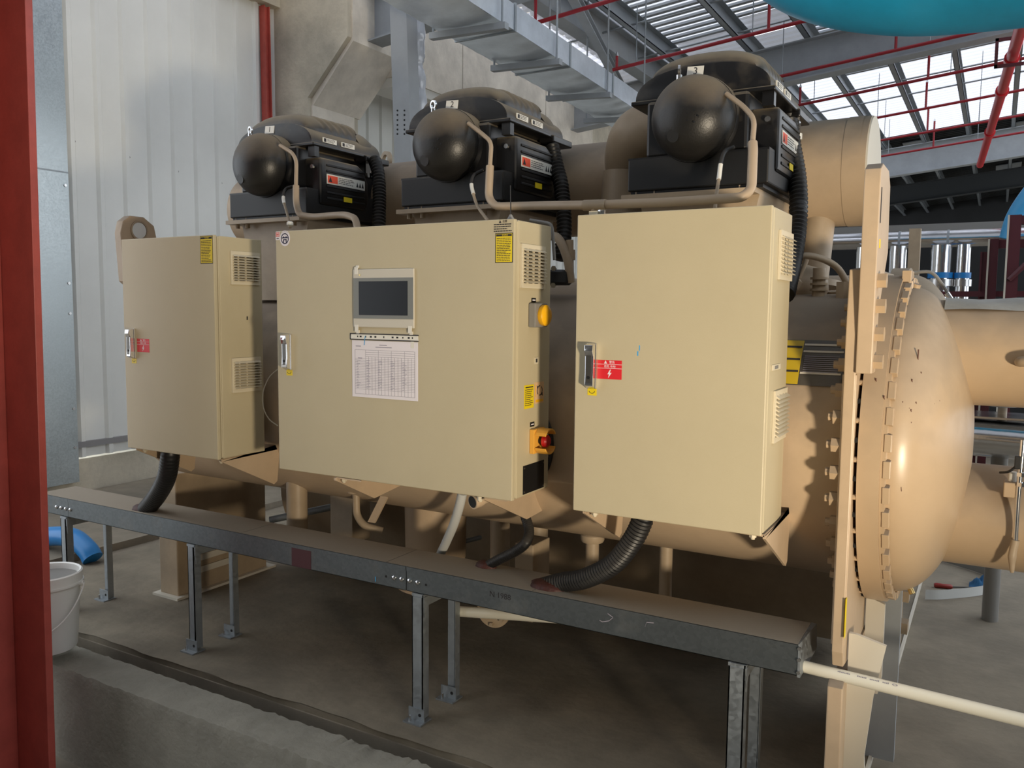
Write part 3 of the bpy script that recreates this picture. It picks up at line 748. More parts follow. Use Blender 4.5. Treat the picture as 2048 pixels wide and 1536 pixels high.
# ================================================================ UPPER VESSEL
U = thing('upper_vessel', 'beige horizontal upper vessel behind the three compressors with flat right end', 'vessel', (.3, 1.3, 1.9))
MB().lathe([(.215, -1.5), (.215, 1.985)], (0, 1.3, 2.183), (1, 0, 0), 56).build('shell', m_shell, U)
MB().lathe([(.217, 1.90), (.217, 1.96)], (0, 1.3, 2.183), (1, 0, 0), 56, caps=False).build('end_band', m_shell, U)
MB().lathe([(.212, 1.985), (.212, 1.992), (0, 1.993)], (0, 1.3, 2.183), (1, 0, 0), 56).build('end_cap', m_pale, U)
MB().cyl((1.78, 1.2, 1.62), (1.80, 1.25, 2.02), .062, n=24).build('drop_leg', m_pipe, U)
MB().lathe([(.12, 0), (.12, .025)], (1.78, 1.2, 1.72), (.05, .1, 1), 28).build('drop_flange', m_pipe, U)
MB().tube(smooth([(1.05, 1.1, 2.12), (1.06, 1.0, 2.25), (1.12, .92, 2.33), (1.22, .9, 2.36), (1.35, .9, 2.36)], 8), .105, 24).build('suction_elbow', m_pipe, U)
MB().tube(smooth([(1.03, 1.0, 1.9), (1.04, .98, 2.0), (1.05, .98, 2.2)], 4), .095, 24).build('suction_leg', m_pipe, U)
mb = MB(); mb.lathe([(.045, -.01), (.045, .01), (.026, .01), (.026, -.01), (.045, -.01)], (-.47, 1.28, 2.42), (.35, 1, 0), 24, caps=False); mb.build('lifting_eye', m_pipe, U)
# valve actuator cluster on the shell top, right
t = thing('valve_cluster', 'dusty round valve body with small pipes on top of the beige shell at right', 'valve', (1.8, .85, 1.68))
MB().lathe([(.10, 0), (.11, .02), (.105, .07), (.08, .10), (.03, .115)], (1.80, .86, 1.675), (0, 0, 1), 28).build('body', m_pipe, t)
MB().lathe([(.085, 0), (.085, .03)], (1.97, .95, 1.66), (0, 0, 1), 28).build('flange', m_pipe, t)
MB().tube(smooth([(1.78, .72, 1.80), (1.86, .74, 1.815), (1.94, .80, 1.78), (1.99, .82, 1.70)], 6), .012, 10).build('small_pipe', m_pipe, t)
MB().tube(smooth([(1.86, .70, 1.80), (1.84, .69, 1.74), (1.82, .68, 1.70)], 6), [.008] * 8 + [.02] * 5, 10).build('lever', m_pipe, t)
MB().cyl((1.90, .72, 1.66), (1.90, .72, 1.77), .022, n=12).build('stem', m_pipe, t)
for z in (1.69, 1.71, 1.73): MB().cyl((1.90, .72, z), (1.90, .72, z + .008), .03, n=12).build('stem_ring', m_pipe, t)
MB().cyl((1.99, .70, 1.66), (1.99, .70, 1.72), .03, n=6).build('nut', m_pipe, t)
t = thing('grey_wire', 'drooping dark grey wire with chrome tip over the water box', 'wire', (2.3, .9, 1.7))
w0 = pt(1828, 545, y=1.0); w1 = pt(1862, 545, y=1.0); w2 = pt(1885, 570, y=1.0); w3 = pt(1905, 603, y=1.0)
MB().tube(smooth([w0, w1, w2, w3], 6), .006, 8).build('cable', m_greyp, t)
MB().cyl(w3 + Vector((-.02, 0, .03)), w3, .009, n=8).build('tip', m_chrome, t)
# ================================================================ CONTROL CABINETS
ZB, ZT = .973, 1.91
def vent(C, x, y0, y1, z0, z1):
    pl = Plane((x, 0, 0), (0, 1, 0), (0, 0, 1))
    mb = MB()
    for a0, b0, a1, b1 in ((y0, z0, y1, z0 + .016), (y0, z1 - .014, y1, z1), (y0, z0 + .016, y0 + .016, z1 - .014), (y1 - .016, z0 + .016, y1, z1 - .014)):
        pl.slab(mb, a0, b0, a1, b1, 0, .007)
    vt = mb.build('vent', m_vent, C, ang=30)
    pl.slab(MB(), y0 + .014, z0 + .014, y1 - .014, z1 - .012, .0005, .0015).build('vent_opening', m_dark, vt, ang=0)
    n = 10; dz = (z1 - z0 - .03) / n
    for k in range(n):
        z = z1 - .014 - dz * (k + 1); mb = MB()
        mb.prism([(.0, dz * .98), (.0045, dz * .98), (.018, dz * .22), (.015, dz * .16), (.0, dz * .62)], lambda h, b, t, z=z: Vector((x + .001 + h, t, z + b)), y0 + .008, y1 - .008)
        mb.build('louver', m_vent, vt, ang=0)
    for k in range(3):
        a = y0 + (y1 - y0) * (k + 1) / 4
        pl.slab(MB(), a - .0025, z0 + .014, a + .0025, z1 - .014, .0012, .008).build('vent_mullion', m_vent, vt, ang=0)
    return vt
def handle(door, fr, a, zt_, zb_):
    mb = MB(); h = zt_ - zb_
    fr.poly(mb, [(a - .016, zb_), (a + .016, zb_), (a + .016, zt_), (a - .016, zt_)], 0, .010)
    mb.prism([(.008, 0), (.028, .010), (.026, h * .35), (.026, h * .72), (.034, h * .84), (.032, h * .97), (.008, h)], lambda hh, b, t: fr.p(t, zb_ + b, hh), a - .014, a + .014)
    hd = mb.build('handle', m_chrome, door, ang=30, bevel=.002)
    return hd
def handle_insert(C, fr, a, zt_, zb_):
    h = zt_ - zb_
    mb = MB(); mb.prism([(.0262, h * .14), (.0275, h * .14), (.0275, h * .74), (.0262, h * .74)], lambda hh, b, t: fr.p(t, zb_ + b, hh), a - .0095, a + .0075)
    mb.build('handle_grip', m_darkh, C, ang=0)
    MB().cyl(fr.p(a - .001, zb_ + .036, .0272), fr.p(a - .001, zb_ + .036, .029), .005, n=12).build('lock_core', m_blackc, C)
    s_ = fr.slab(MB(), a - .015, zb_ - .022, a + .016, zb_ - .001, 0, .0008).build('key_sticker', m_yel, C, ang=0)
    mb = MB()
    for k in range(8):
        a0 = PI + PI * k / 8 * 1.0; a1 = PI + PI * (k + 1) / 8
        mb.add([fr.p(a + r * math.cos(t), zb_ - .008 + r * .75 * math.sin(t), .0012) for t in (a0, a1) for r in (.0085, .0105)], [(0, 1, 3, 2)])
    mb.build('key_mark', m_ink, s_, ang=0)
def warn_sticker(C, fr, a0, z0, a1, z1):
    st = fr.slab(MB(), a0, z0, a1, z1, 0, .0008).build('warning_sticker', m_red, C, ang=0)
    w, h = a1 - a0, z1 - z0
    mb = MB()
    for z in (z0 + h * .78, z0 + h * .57): fr.slab(mb, a0, z - .0006, a1, z + .0006, .0008, .0012)
    ca = a0 + w * .5; zc = z0 + h * .28; q = h * .2
    fr.poly(mb, [(ca + .2 * q, zc + 1.15 * q), (ca - .55 * q, zc - .1 * q), (ca - .08 * q, zc - .1 * q), (ca - .35 * q, zc - 1.15 * q), (ca + .65 * q, zc + .3 * q), (ca + .12 * q, zc + .3 * q), (ca + .45 * q, zc + 1.15 * q)], .0008, .0012)
    ta = a0 + w * .34; tz = z0 + h * .82
    fr.poly(mb, [(ta - .005, tz), (ta + .005, tz), (ta, tz + .0095)], .0008, .0012)
    mb.build('print_marks', m_paper, st, ang=0)
    text_mesh('警告', h * .16, fr.M(a0 + w * .60, z0 + h * .885, .0009), m_paper, st, extrude=.0002)
    text_mesh('危险: 有电!', h * .14, fr.M(a0 + w * .52, z0 + h * .67, .0009), m_paper, st, extrude=.0002)
def yellow_sheet(C, fr, a0, z0, a1, z1, seed):
    w, h = a1 - a0, z1 - z0
    st = fr.slab(MB(), a0, z0, a1, z1, 0, .0007).build('notice_sticker', m_ink, C, ang=0)
    fr.slab(MB(), a0 + .0025, z0 + .0025, a1 - .0025, z1 - .0025, .0007, .001).build('notice_face', m_yel, st, ang=0)
    mb = MB(); fr.slab(mb, a0 + .004, z1 - h * .11, a1 - .004, z1 - h * .04, .001, .0013)
    dashes(fr, mb, a0 + .006, z0 + h * .04, a1 - .006, z1 - h * .15, 14, .001, .38, seed, .004, .014)
    mb.build('printed_text', m_ink, st, ang=0)
    text_mesh('安全警示', h * .06, fr.M((a0 + a1) / 2 + .004, z1 - h * .075, .0012), m_yel, st, extrude=.0002)
def cabinet(x0, x1, label):
    C = thing('control_cabinet', label, 'cabinet', ((x0 + x1) / 2, .13, ZB), 'beige control cabinets')
    mb = MB().box((x0 + .004, .030, ZB + .002), (x1 - .0005, .262, ZT - .002))
    mb.box((x1 - .012, .0225, ZB + .006), (x1 - .001, .031, ZT - .006)); mb.box((x0 + .004, .0225, ZB + .006), (x0 + .016, .031, ZT - .006))
    mb.build('body', m_cab, C, ang=30, bevel=.003)
    D = MB().box((x0, 0, ZB), (x1, .0185, ZT)).build('door', m_cab, C, ang=30, bevel=.003)
    return C, D, Plane((0, 0, 0), (1, 0, 0), (0, 0, 1)), Plane((x1, 0, 0), (0, 1, 0), (0, 0, 1))
def bracket(C, x, y0=.03, y1=.345, dz=.15, fl=.05, side=1):
    mb = MB(); mb.prism([(y0, ZB - .004), (y1 + .02, ZB - .004), (y1 + .02, ZB + .02), (y1, ZB - dz), (y1 - .02, ZB - dz - .012), (y0, ZB - .014)], lambda a, b, t: Vector((t, a, b)), x - .004, x + .004)
    mb.box((min(x, x - side * fl), y0, ZB - .008), (max(x, x - side * fl), y1, ZB - .001))
    br = mb.build('bracket', m_shell, C, ang=30)
    hexbolt(MB(), (x - side * fl * .55, y0 + .025, ZB - .008), (0, 0, -1), .011, .012, .006).build('bracket_bolt', m_vent, br, ang=30)

C1, D1, F1, S1 = cabinet(-.949, -.354, 'small beige control cabinet with two side vents at the left, nearest the white wall')
handle(D1, F1, -.885, 1.515, 1.382); handle_insert(C1, F1, -.885, 1.515, 1.382)
warn_sticker(C1, F1, -.86, 1.412, -.777, 1.471); yellow_sheet(C1, F1, -.432, 1.793, -.357, 1.906, 3)
vent(C1, -.354, .085, .245, 1.71, 1.85); vent(C1, -.354, .08, .242, 1.25, 1.398)
MB().box((-.354, .17, 1.56), (-.352, .176, 1.575)).build('latch_slot', m_darkh, C1, ang=0)
bracket(C1, -.37); bracket(C1, -.93, side=-1)

C2, D2, F2, S2 = cabinet(0., 1.073, 'wide beige control cabinet with a touch screen and a paper table hung on its door')
handle(D2, F2, .063, 1.512, 1.372); handle_insert(C2, F2, .063, 1.512, 1.372)
# quality seal, oval company emblem
q = F2.slab(MB(), .001, 1.876, .023, 1.908, 0, .0008).build('quality_sticker', m_paper, C2, ang=0)
mb = MB()
for a0, z0, a1, z1 in ((.003, 1.888, .021, 1.890), (.003, 1.904, .021, 1.906), (.003, 1.888, .005, 1.906), (.019, 1.888, .021, 1.906), (.007, 1.892, .009, 1.902), (.011, 1.892, .013, 1.902), (.015, 1.892, .017, 1.902), (.007, 1.896, .017, 1.898)): F2.slab(mb, a0, z0, a1, z1, .0008, .0012)
mb.build('seal_print', m_ored, q, ang=0); F2.slab(MB(), .006, 1.880, .018, 1.883, .0008, .0012).build('seal_text', m_ink, q, ang=0)
em = MB(); ec = (.050, 1.881)
F2.poly(em, [(ec[0] + .0265 * math.cos(t * PI / 18), ec[1] + .030 * math.sin(t * PI / 18)) for t in range(36)], 0, .0009)
em = em.build('emblem_sticker', m_paper, C2, ang=0)
mb = MB(); co = (.050, 1.880); ri, ro = .0165, .0205
for k in range(28):
    t0, t1 = 2 * PI * k / 28, 2 * PI * (k + 1) / 28
    mb.add([F2.p(co[0] + r * math.cos(t), co[1] + r * 1.02 * math.sin(t), .0012) for t in (t0, t1) for r in (ri, ro)], [(0, 1, 3, 2)])
F2.slab(mb, co[0] - .018, co[1] + .001, co[0] + .018, co[1] + .0045, .0009, .0013)
F2.poly(mb, [(co[0] - .014, co[1] + .004), (co[0] - .007, co[1] + .009), (co[0], co[1] + .0045), (co[0] + .007, co[1] + .009), (co[0] + .014, co[1] + .004)], .0009, .0013)
F2.slab(mb, co[0] - .009, co[1] - .015, co[0] - .0045, co[1] - .002, .0009, .0013); F2.slab(mb, co[0] + .0045, co[1] - .015, co[0] + .009, co[1] - .002, .0009, .0013)
F2.slab(mb, co[0] - .009, co[1] - .006, co[0] + .009, co[1] - .002, .0009, .0013)
mb.build('emblem_print', m_inkn, em, ang=0)
mb = MB()
for k in range(5):
    t = PI * (.30 + .1 * k); c_ = (ec[0] + .0237 * math.cos(t), ec[1] + .0262 * math.sin(t)); F2.slab(mb, c_[0] - .0014, c_[1] - .0012, c_[0] + .0014, c_[1] + .0012, .0009, .0013)
mb.build('emblem_lettering', m_inkg, em, ang=0)
# printed caution block above the yellow notice
cb_ = MB(); dashes(F2, cb_, .995, 1.868, 1.066, 1.897, 4, .0004, .45, 11, .004, .012, .15)
F2.poly(cb_, [(1.014, 1.898), (1.024, 1.898), (1.019, 1.907)], .0004, .0008); cb_ = cb_.build('caution_print', m_ink, C2, ang=0)
text_mesh('注意', .009, F2.M(1.037, 1.9025, .0006), m_ink, C2, extrude=.0002)
yellow_sheet(C2, F2, 1.001, 1.768, 1.068, 1.865, 8)
# touch screen
fr = F2.slab(MB(), .396, 1.545, .672, 1.756, 0, .008).build('touch_screen', m_bez, C2, ang=30, bevel=.003)
F2.slab(MB(), .398, 1.577, .670, 1.724, .008, .0088).build('screen_border', m_bezd, fr, ang=0)
F2.slab(MB(), .424, 1.590, .646, 1.712, .0088, .0093).build('display', m_lcd, fr, ang=0)
MB().cyl(F2.p(.428, 1.735, .008), F2.p(.428, 1.735, .0095), .0035, n=10).build('status_light', m_brass, fr)
for a, z in ((.412, 1.752), (.412, 1.542), (.656, 1.542)):
    mb = MB(); F2.slab(mb, a - .008, z - .014, a + .008, z + .012, .008, .0095); F2.slab(mb, a - .006, z - .02 if z < 1.6 else z + .010, a + .007, z - .008 if z < 1.6 else z + .018, 0, .004)
    mb.build('corner_tape', m_film, fr, ang=0)
# side fittings
vent(C2, 1.073, .04, .208, 1.687, 1.833)
sw = S2.slab(MB(), .10, 1.555, .19, 1.637, 0, .028).build('isolator_switch', m_greyp, C2, ang=30, bevel=.004)
MB().lathe([(.034, .028), (.036, .032), (.036, .044), (.030, .050), (.012, .052)], (1.073, .148, 1.596), (1, 0, 0), 28).build('knob', m_yelk, sw)
def black_tag(a0, z0, a1, z1, s_):
    o = S2.slab(MB(), a0, z0, a1, z1, 0, .0015).build('name_tag', m_blackc, C2, ang=0)
    mb = MB(); S2.slab(mb, a0 + .005, (z0 + z1) / 2 - .002, a1 - .005, (z0 + z1) / 2 + .002, .0015, .002); mb.build('tag_print', m_paper, o, ang=0)
black_tag(.121, 1.640, .151, 1.655, 'a'); black_tag(.121, 1.211, .150, 1.227, 'b')
o = S2.slab(MB(), .146, 1.428, .170, 1.45, 0, .003).build('key_plate', m_vent, C2, ang=30); S2.slab(MB(), .152, 1.433, .164, 1.446, .003, .0034).build('key_slot', m_darkh, o, ang=0)
o = S2.slab(MB(), .077, 1.277, .145, 1.358, 0, .0007).build('yellow_label', m_yel, C2, ang=0)
mb = MB(); dashes(S2, mb, .082, 1.285, .140, 1.345, 9, .0007, .35, 21, .005, .016); S2.slab(mb, .085, 1.348, .138, 1.352, .0007, .001); mb.build('printed_text', m_ink, o, ang=0)
o = S2.slab(MB(), .150, 1.288, .218, 1.363, 0, .0007).build('recycle_label', m_peach, C2, ang=0)
mb = MB(); rc_ = (.187, 1.333)
for k in range(22):
    if k in (3, 4, 14, 15): continue
    t0, t1 = 2 * PI * k / 22, 2 * PI * (k + 1) / 22
    mb.add([S2.p(rc_[0] + r * math.cos(t), rc_[1] + r * .9 * math.sin(t), .0011) for t in (t0, t1) for r in (.016, .021)], [(0, 1, 3, 2)])
S2.poly(mb, [(.196, 1.319), (.210, 1.312), (.208, 1.326)], .0007, .0011); S2.poly(mb, [(.176, 1.347), (.166, 1.352), (.168, 1.340)], .0007, .0011)
mb.build('arrow_print', m_ink, o, ang=0); mb = MB(); S2.slab(mb, .158, 1.293, .212, 1.302, .0007, .001); S2.slab(mb, .154, 1.312, .158, 1.355, .0007, .001); mb.build('label_band', m_yelk, o, ang=0)
# emergency stop with open guard
es = MB(); S2.slab(es, .118, 1.118, .200, 1.203, 0, .018)
for s_ in (1, -1):
    pr = []
    for k in range(9):
        t = math.radians(20 + 140 * k / 8); pr.append((.159 + .042 * math.cos(t), 1.1605 + s_ * (.012 + .033 * math.sin(t))))
    inn = [(a * .9 + .159 * .1, 1.1605 + (b - 1.1605) * .86) for a, b in reversed(pr)]
    S2.poly(es, pr + inn, .018, .062)
es = es.build('emergency_stop_guard', m_guard, C2, ang=30, bevel=.002)
MB().lathe([(.012, .018), (.012, .034)], (1.073, .159, 1.1605), (1, 0, 0), 20).build('button_stem', m_blackc, es)
MB().lathe([(.018, .032), (.022, .036), (.022, .048), (.016, .054), (0, .055)], (1.073, .159, 1.1605), (1, 0, 0), 24).build('stop_button', m_estop, es)
o = S2.slab(MB(), .074, .982, .225, 1.081, 0, .002).build('blank_plate', m_blackc, C2, ang=0)
for a, z in ((.080, .990), (.080, 1.073), (.219, .990), (.219, 1.073)): MB().cyl(S2.p(a, z, .002), S2.p(a, z, .004), .0035, n=8).build('rivet', m_steel, o)
# lower brackets of the wide cabinet
def bracket2(x, y0=.0, side=1):
    mb = MB(); mb.prism([(y0 - .01, ZB - .002), (.42, ZB - .002), (.42, ZB - .10), (.22, ZB - .125), (y0 - .01, ZB - .012)], lambda a, b, t: Vector((t, a, b)), x - .004, x + .004)
    mb.box((x - .004 if side > 0 else x - .12, .0, ZB - .006), (x + .12 if side > 0 else x + .004, .3, ZB - .001))
    br = mb.build('bracket', m_shell, C2, ang=30); hexbolt(MB(), (x + side * .02, .02, ZB - .006), (0, 0, -1), .011, .012, .006).build('bracket_bolt', m_vent, br, ang=30)
bracket2(.30)
XB = .95; qa, qb, qc = pt(1050, 1038, x=XB), pt(1093, 1014, x=XB), pt(1096, 985, x=XB)
mb = MB(); mb.prism([(.01, ZB - .002), (qc.y, ZB - .002), (qc.y, qc.z), (qb.y, qb.z), (qa.y, qa.z), (.01, ZB - .010)], lambda a, b, t: Vector((t, a, b)), XB, XB + .008)
mb.box((XB, .01, ZB - .006), (XB + .1, .3, ZB - .001)); br_ = mb.build('bracket', m_shell, C2, ang=30)
hexbolt(MB(), (XB - .015, .02, ZB - .002), (0, 0, -1), .012, .014, .006).build('bracket_bolt', m_vent, br_, ang=30)

C3, D3, F3, S3 = cabinet(1.30, 1.897, 'beige control cabinet at the right, nearest, with red warning sticker beside its handle')
handle(D3, F3, 1.360, 1.512, 1.370); handle_insert(C3, F3, 1.360, 1.512, 1.370)
warn_sticker(C3, F3, 1.377, 1.402, 1.459, 1.461)
vent(C3, 1.897, .09, .256, 1.708, 1.85); vent(C3, 1.897, .093, .252, 1.230, 1.384)
o = S3.slab(MB(), .06, 1.446, .16, 1.462, 0, .003).build('key_plate', m_vent, C3, ang=30)
S3.slab(MB(), .085, 1.449, .13, 1.459, .003, .0034).build('key_slot', m_greyp, o, ang=0)
F3.slab(MB(), 1.508, 1.478, 1.512, 1.492, 0, .0004).build('chalk_mark', m_blue2, C3, ang=0); F3.slab(MB(), 1.514, 1.494, 1.517, 1.51, 0, .0004).build('chalk_mark', m_blue2, C3, ang=0)
MB().cyl((1.36, .05, ZT), (1.36, .05, ZT + .018), .012, n=6).build('lifting_bolt', m_steel, C3); MB().box((1.325, .03, ZT), (1.352, .07, ZT + .014)).build('bolt_washer', m_vent, C3, ang=0)
bracket(C3, 1.90, dz=.16, fl=.07); bracket(C3, 1.325, side=-1)
MB().box((1.40, .40, .985), (1.43, .46, 1.05)).build('bracket_stub', m_shell, C3, ang=0)

# paper table in a clear punched pocket hung on the wide cabinet's door
DS = thing('document_pocket', 'white printed table sheet in a punched plastic pocket hung below the touch screen', 'document', (.53, -.002, 1.29))
st = F2.poly(MB(), [(.378, 1.501), (.688, 1.501), (.686, 1.521), (.380, 1.521)], .001, .0025).build('binding_strip', m_film, DS, ang=0)
mb = MB(); F2.slab(mb, .376, 1.519, .688, 1.5225, .0005, .0035); F2.slab(mb, .376, 1.4985, .688, 1.502, .0005, .0035); F2.slab(mb, .376, 1.50, .3785, 1.521, .0005, .0035); mb.build('strip_edge', m_ink, DS, ang=0)
for k, a in enumerate((.412, .426, .450, .474, .495, .534, .574, .595, .620, .646, .662)):
    w = .0022 if k in (0, 2, 5, 8, 10) else .0042
    F2.slab(MB(), a - w, 1.508, a + w, 1.514, .0025, .003).build('punch_hole', m_dark, st, ang=0)
pp = F2.poly(MB(), [(.384, 1.287), (.686, 1.287), (.686, 1.4965), (.384, 1.4965)], .001, .002).build('sheet', m_paper, DS, ang=0)
mb = MB(); A0, A1, B0, B1 = .398, .672, 1.299, 1.462
for k in range(20): 
    z = B0 + .018 + (B1 - B0 - .05) * k / 19; F2.slab(mb, A0, z - .0004, A1, z + .0004, .002, .0023)
for z in (B0, B1, B1 - .008, B1 - .016, B1 - .024): F2.slab(mb, A0 if z in (B0, B1) else A0 + .05, z - .0005, A1, z + .0005, .002, .0023)
for k in range(16):
    a = A0 + .05 + (A1 - A0 - .05) * k / 15; F2.slab(mb, a - .0004, B0, a + .0004, B1 - (.0 if k % 4 == 0 else .024), .002, .0023)
for a in (A0, A1): F2.slab(mb, a - .0006, B0, a + .0006, B1, .002, .0023)
mb.build('table_lines', m_inkg, pp, ang=0)
mb = MB(); rn = random.Random(4)
for r in range(18):
    z = B0 + .022 + (B1 - B0 - .05) * r / 19
    for a in (.405, .452, .506, .564, .617):
        w = rn.uniform(.006, .020); F2.slab(mb, a, z, a + w, z + .0022, .002, .0024)
for a0, z0, w in ((.513, 1.480, .034), (.495, 1.472, .074), (.402, 1.474, .024), (.412, 1.430, .02)): F2.slab(mb, a0, z0, a0 + w, z0 + .003, .002, .0024)
mb.build('table_entries', mat('ink_mid', S(150, 146, 158), .7), pp, ang=0)
F2.slab(MB(), .655, 1.475, .668, 1.503, .0022, .003).build('tape', m_film, DS, ang=0)
mb = MB(); F2.poly(mb, [(.442, 1.480), (.4445, 1.480), (.449, 1.513), (.4465, 1.513)], .003, .0036); mb.build('blue_tie', m_blue2, DS, ang=0)

# ================================================================ COMPRESSORS
def arch(a, zb_, zt_, y, n=24, e=2.4):
    out = []
    for k in range(n + 1):
        t = PI * k / n; c, s = math.cos(t), math.sin(t)
        out.append(Vector((-a * math.copysign(abs(c) ** (2 / e), c), y, zb_ + (zt_ - zb_) * abs(s) ** (2 / e))))
    return out
def compressor(ox, num, label):
    O = Vector((ox, .5, 2.05))
    K = thing('compressor', label, 'compressor', O, 'black compressors on top of the chiller')
    def T(mb):
        mb.v = [p + O for p in mb.v]; return mb
    base = T(MB().box((-.25, .03, .0), (.26, .60, .118))).build('base_box', m_blackc, K, ang=30, bevel=.006)
    T(MB().box((-.25, .0305, .112), (.26, .6, .1195))).build('base_rim', m_black, base, ang=30)
    T(MB().box((-.19, .05, .118), (.18, .62, .32))).build('body', m_black, K, ang=30, bevel=.012)
    T(MB().lathe([(.150, .10), (.150, .03), (.148, .02)], (0, 0, .235), (0, 1, 0), 48)).build('dome_collar', m_black, K)
    prof = [(.146, .03), (.146, .005)]
    for k in range(1, 17):
        a = PI / 2 * k / 16; prof.append((.146 * math.cos(a), .005 - .118 * math.sin(a)))
    dm = T(MB().lathe(prof, (0, 0, .235), (0, 1, 0), 56, caps=False)).build('end_dome', m_dome, K, ang=60)
    T(MB().cyl((-.035, -.075, .165), (-.037, -.095, .160), .022, n=20)).build('dome_plug', m_dome, dm)
    T(MB().lathe([(.019, -.004), (.019, .004), (.012, .004), (.012, -.004), (.019, -.004)], (-.045, -.02, .395), (.35, 1, .1) if num != 3 else (1, .25, 0), 20, caps=False)).build('eye_bolt', m_steel, dm)
    T(MB().cyl((-.045, -.02, .365), (-.045, -.02, .38), .011, n=10)).build('eye_base', m_steel, dm)
    if num > 1:
        mb = MB()
        for k in range(5):
            a = 2 * PI * k / 5; mb.cyl((.035 + .02 * math.cos(a), -.112, .215 + .02 * math.sin(a)), (.035 + .02 * math.cos(a), -.108, .215 + .02 * math.sin(a)), .003, n=6)
        T(mb).build('dome_pits', m_blackc, dm)
    # moulded hood
    lip = T(MB().box((-.262, .075, .318), (.262, .60, .334))).build('hood_lip', m_black, K, ang=30, bevel=.004)
    fas = [arch(.245, .33, .405, .08), arch(.246, .33, .437, .082), arch(.247, .33, .440, .11), arch(.247, .33, .440, .58)]
    T(MB().loft(fas)).build('hood_skirt', m_black, K, ang=30)
    ys = [.100, .115, .135, .16] + [.175 + .265 * k / 44 for k in range(45)]
    top = []
    for y in ys:
        f_ = min(1, (y - .098) / .075); f_ = math.sqrt(max(0, 1 - (1 - f_) ** 2)); sec = []
        for k, q in enumerate(arch(.185 + .022 * f_, .40, .440 + .058 * f_, y, 40)):
            t_ = k / 40; sh_ = math.exp(-((abs(t_ - .5) - .27) / .13) ** 2); w_ = min(1, max(0, (y - .17) / .04))
            ph = (y - .17 - .09 * abs(t_ - .5)) / .052
            b_ = (.020 * abs(math.sin(PI * ph)) - .008) * sh_ * w_; c_ = Vector((0, y, .40)); d_ = (q - c_)
            sec.append(q + d_.normalized() * b_ if d_.length > 1e-4 else q)
        top.append(sec)
    hood = T(MB().loft(top)).build('hood_top', m_black, K, ang=50)
    for x in (-.07, .03): T(MB().tube([(x, .106, .445), (x, .13, .472), (x, .17, .492), (x, .24, .500)], .005, 6)).build('hood_rib', m_black, hood)
    T(MB().tube([Vector((p.x * 1.01, .442, p.z + .002)) for p in arch(.207, .40, .499, 0)[2:-2]], .006, 6)).build('hood_seam', m_black, hood)
    cap = [arch(.236, .33, .470, .445), arch(.238, .33, .482, .47), arch(.236, .33, .480, .53), arch(.22, .33, .462, .585), arch(.18, .33, .42, .625), arch(.10, .33, .36, .645)]
    T(MB().loft(cap)).build('rear_cap', m_black, K, ang=60)
    T(MB().box((.20, .44, .300), (.272, .625, .330))).build('rear_lip', m_black, K, ang=30, bevel=.005)
    # number plate on the hood front
    tl = Plane(O + Vector((-.052, .078, .398)), (1, 0, -.06), (.06, .12, 1))
    tl.v = (tl.v - tl.u * tl.v.dot(tl.u)).normalized(); tl.n = tl.u.cross(tl.v)
    np_ = tl.slab(MB(), 0, 0, .060, .036, 0, .002).build('number_plate', m_white, K, ang=0)
    text_mesh(str(num), .036, tl.M(.031, .018, .0021), m_ink, np_, 'numeral', extrude=.0004)
    # hood side stickers (right side, near the lip)
    ss = Plane(O + Vector((.2475, 0, 0)), (0, 1, 0), (0, 0, 1))
    for a in (.155, .285):
        s_ = ss.slab(MB(), a, .346, a + .095, .368, -.004, .0015).build('side_label', m_white, K, ang=0)
        mb = MB(); ss.slab(mb, a + .006, .349, a + .022, .365, .0015, .002); dashes(ss, mb, a + .028, .349, a + .09, .366, 3, .0015, .4, 5, .006, .02); mb.build('label_print', m_ink, s_, ang=0)
    # electronics box on the right flank
    eb = T(MB().prism([(.11, .05), (.44, .05), (.46, .09), (.46, .19), (.42, .25), (.38, .27), (.11, .27)], lambda a, b, t: Vector((t, a, b)), .165, .272)).build('electronics_box', m_black, K, ang=30, bevel=.016, seg=3)
    for z in (.232, .205, .135, .105, .078): T(MB().box((.2715, .15, z), (.276, .425, z + .010))).build('groove_bar', m_blackc, eb, ang=30, bevel=.002)
    sl_ = Plane(O + Vector((.272, 0, 0)), (0, 1, 0), (0, 0, 1))
    lb = sl_.slab(MB(), .15, .150, .425, .196, .001, .003).build('warning_label', m_white, K, ang=30)
    sl_.slab(MB(), .156, .156, .225, .190, .003, .0034).build('label_red', m_ored, lb, ang=0)
    mb = MB(); sl_.poly(mb, [(.162, .160), (.186, .160), (.174, .186)], .0034, .0038); dashes(sl_, mb, .232, .158, .35, .190, 4, .003, .35, 9, .01, .03)
    for a in (.368, .388, .408): sl_.poly(mb, [(a - .008, .160), (a + .008, .160), (a, .184)], .003, .0036)
    mb.build('label_print', m_ink, lb, ang=0)
    sl_.slab(MB(), .265, .078, .325, .101, .004, .006).build('yellow_tag', m_yel, K, ang=0)
    T(MB().cyl((.235, .10, .225), (.235, .09, .225), .01, n=8)).build('screw', m_steel, K)
    T(MB().box((.215, .09, .27), (.255, .12, .32))).build('corner_clip', m_black, K, ang=0)
    # cable gland at the rear right
    gl = T(MB().cyl((.24, .50, .245), (.24, .50, .30), .024, n=6)).build('cable_gland', m_chrome, K, ang=30)
    T(MB().cyl((.24, .50, .225), (.24, .50, .247), .030, n=18)).build('gland_nut', m_chrome if num != 3 else m_white, gl)
    # mounting plate and saddle
    mp = T(MB().box((-.27, .02, -.03), (.22, .60, -.012))).build('mounting_plate', m_pipe, K, ang=0)
    for x in (-.22, -.15, .16): T(MB().cyl((x, .05, -.05), (x, .05, .006), .011, n=8)).build('mounting_bolt', m_pipe, mp)
    T(MB().box((-.24, .04, -.012), (.24, .58, .0))).build('pad', m_blackc, K, ang=0)
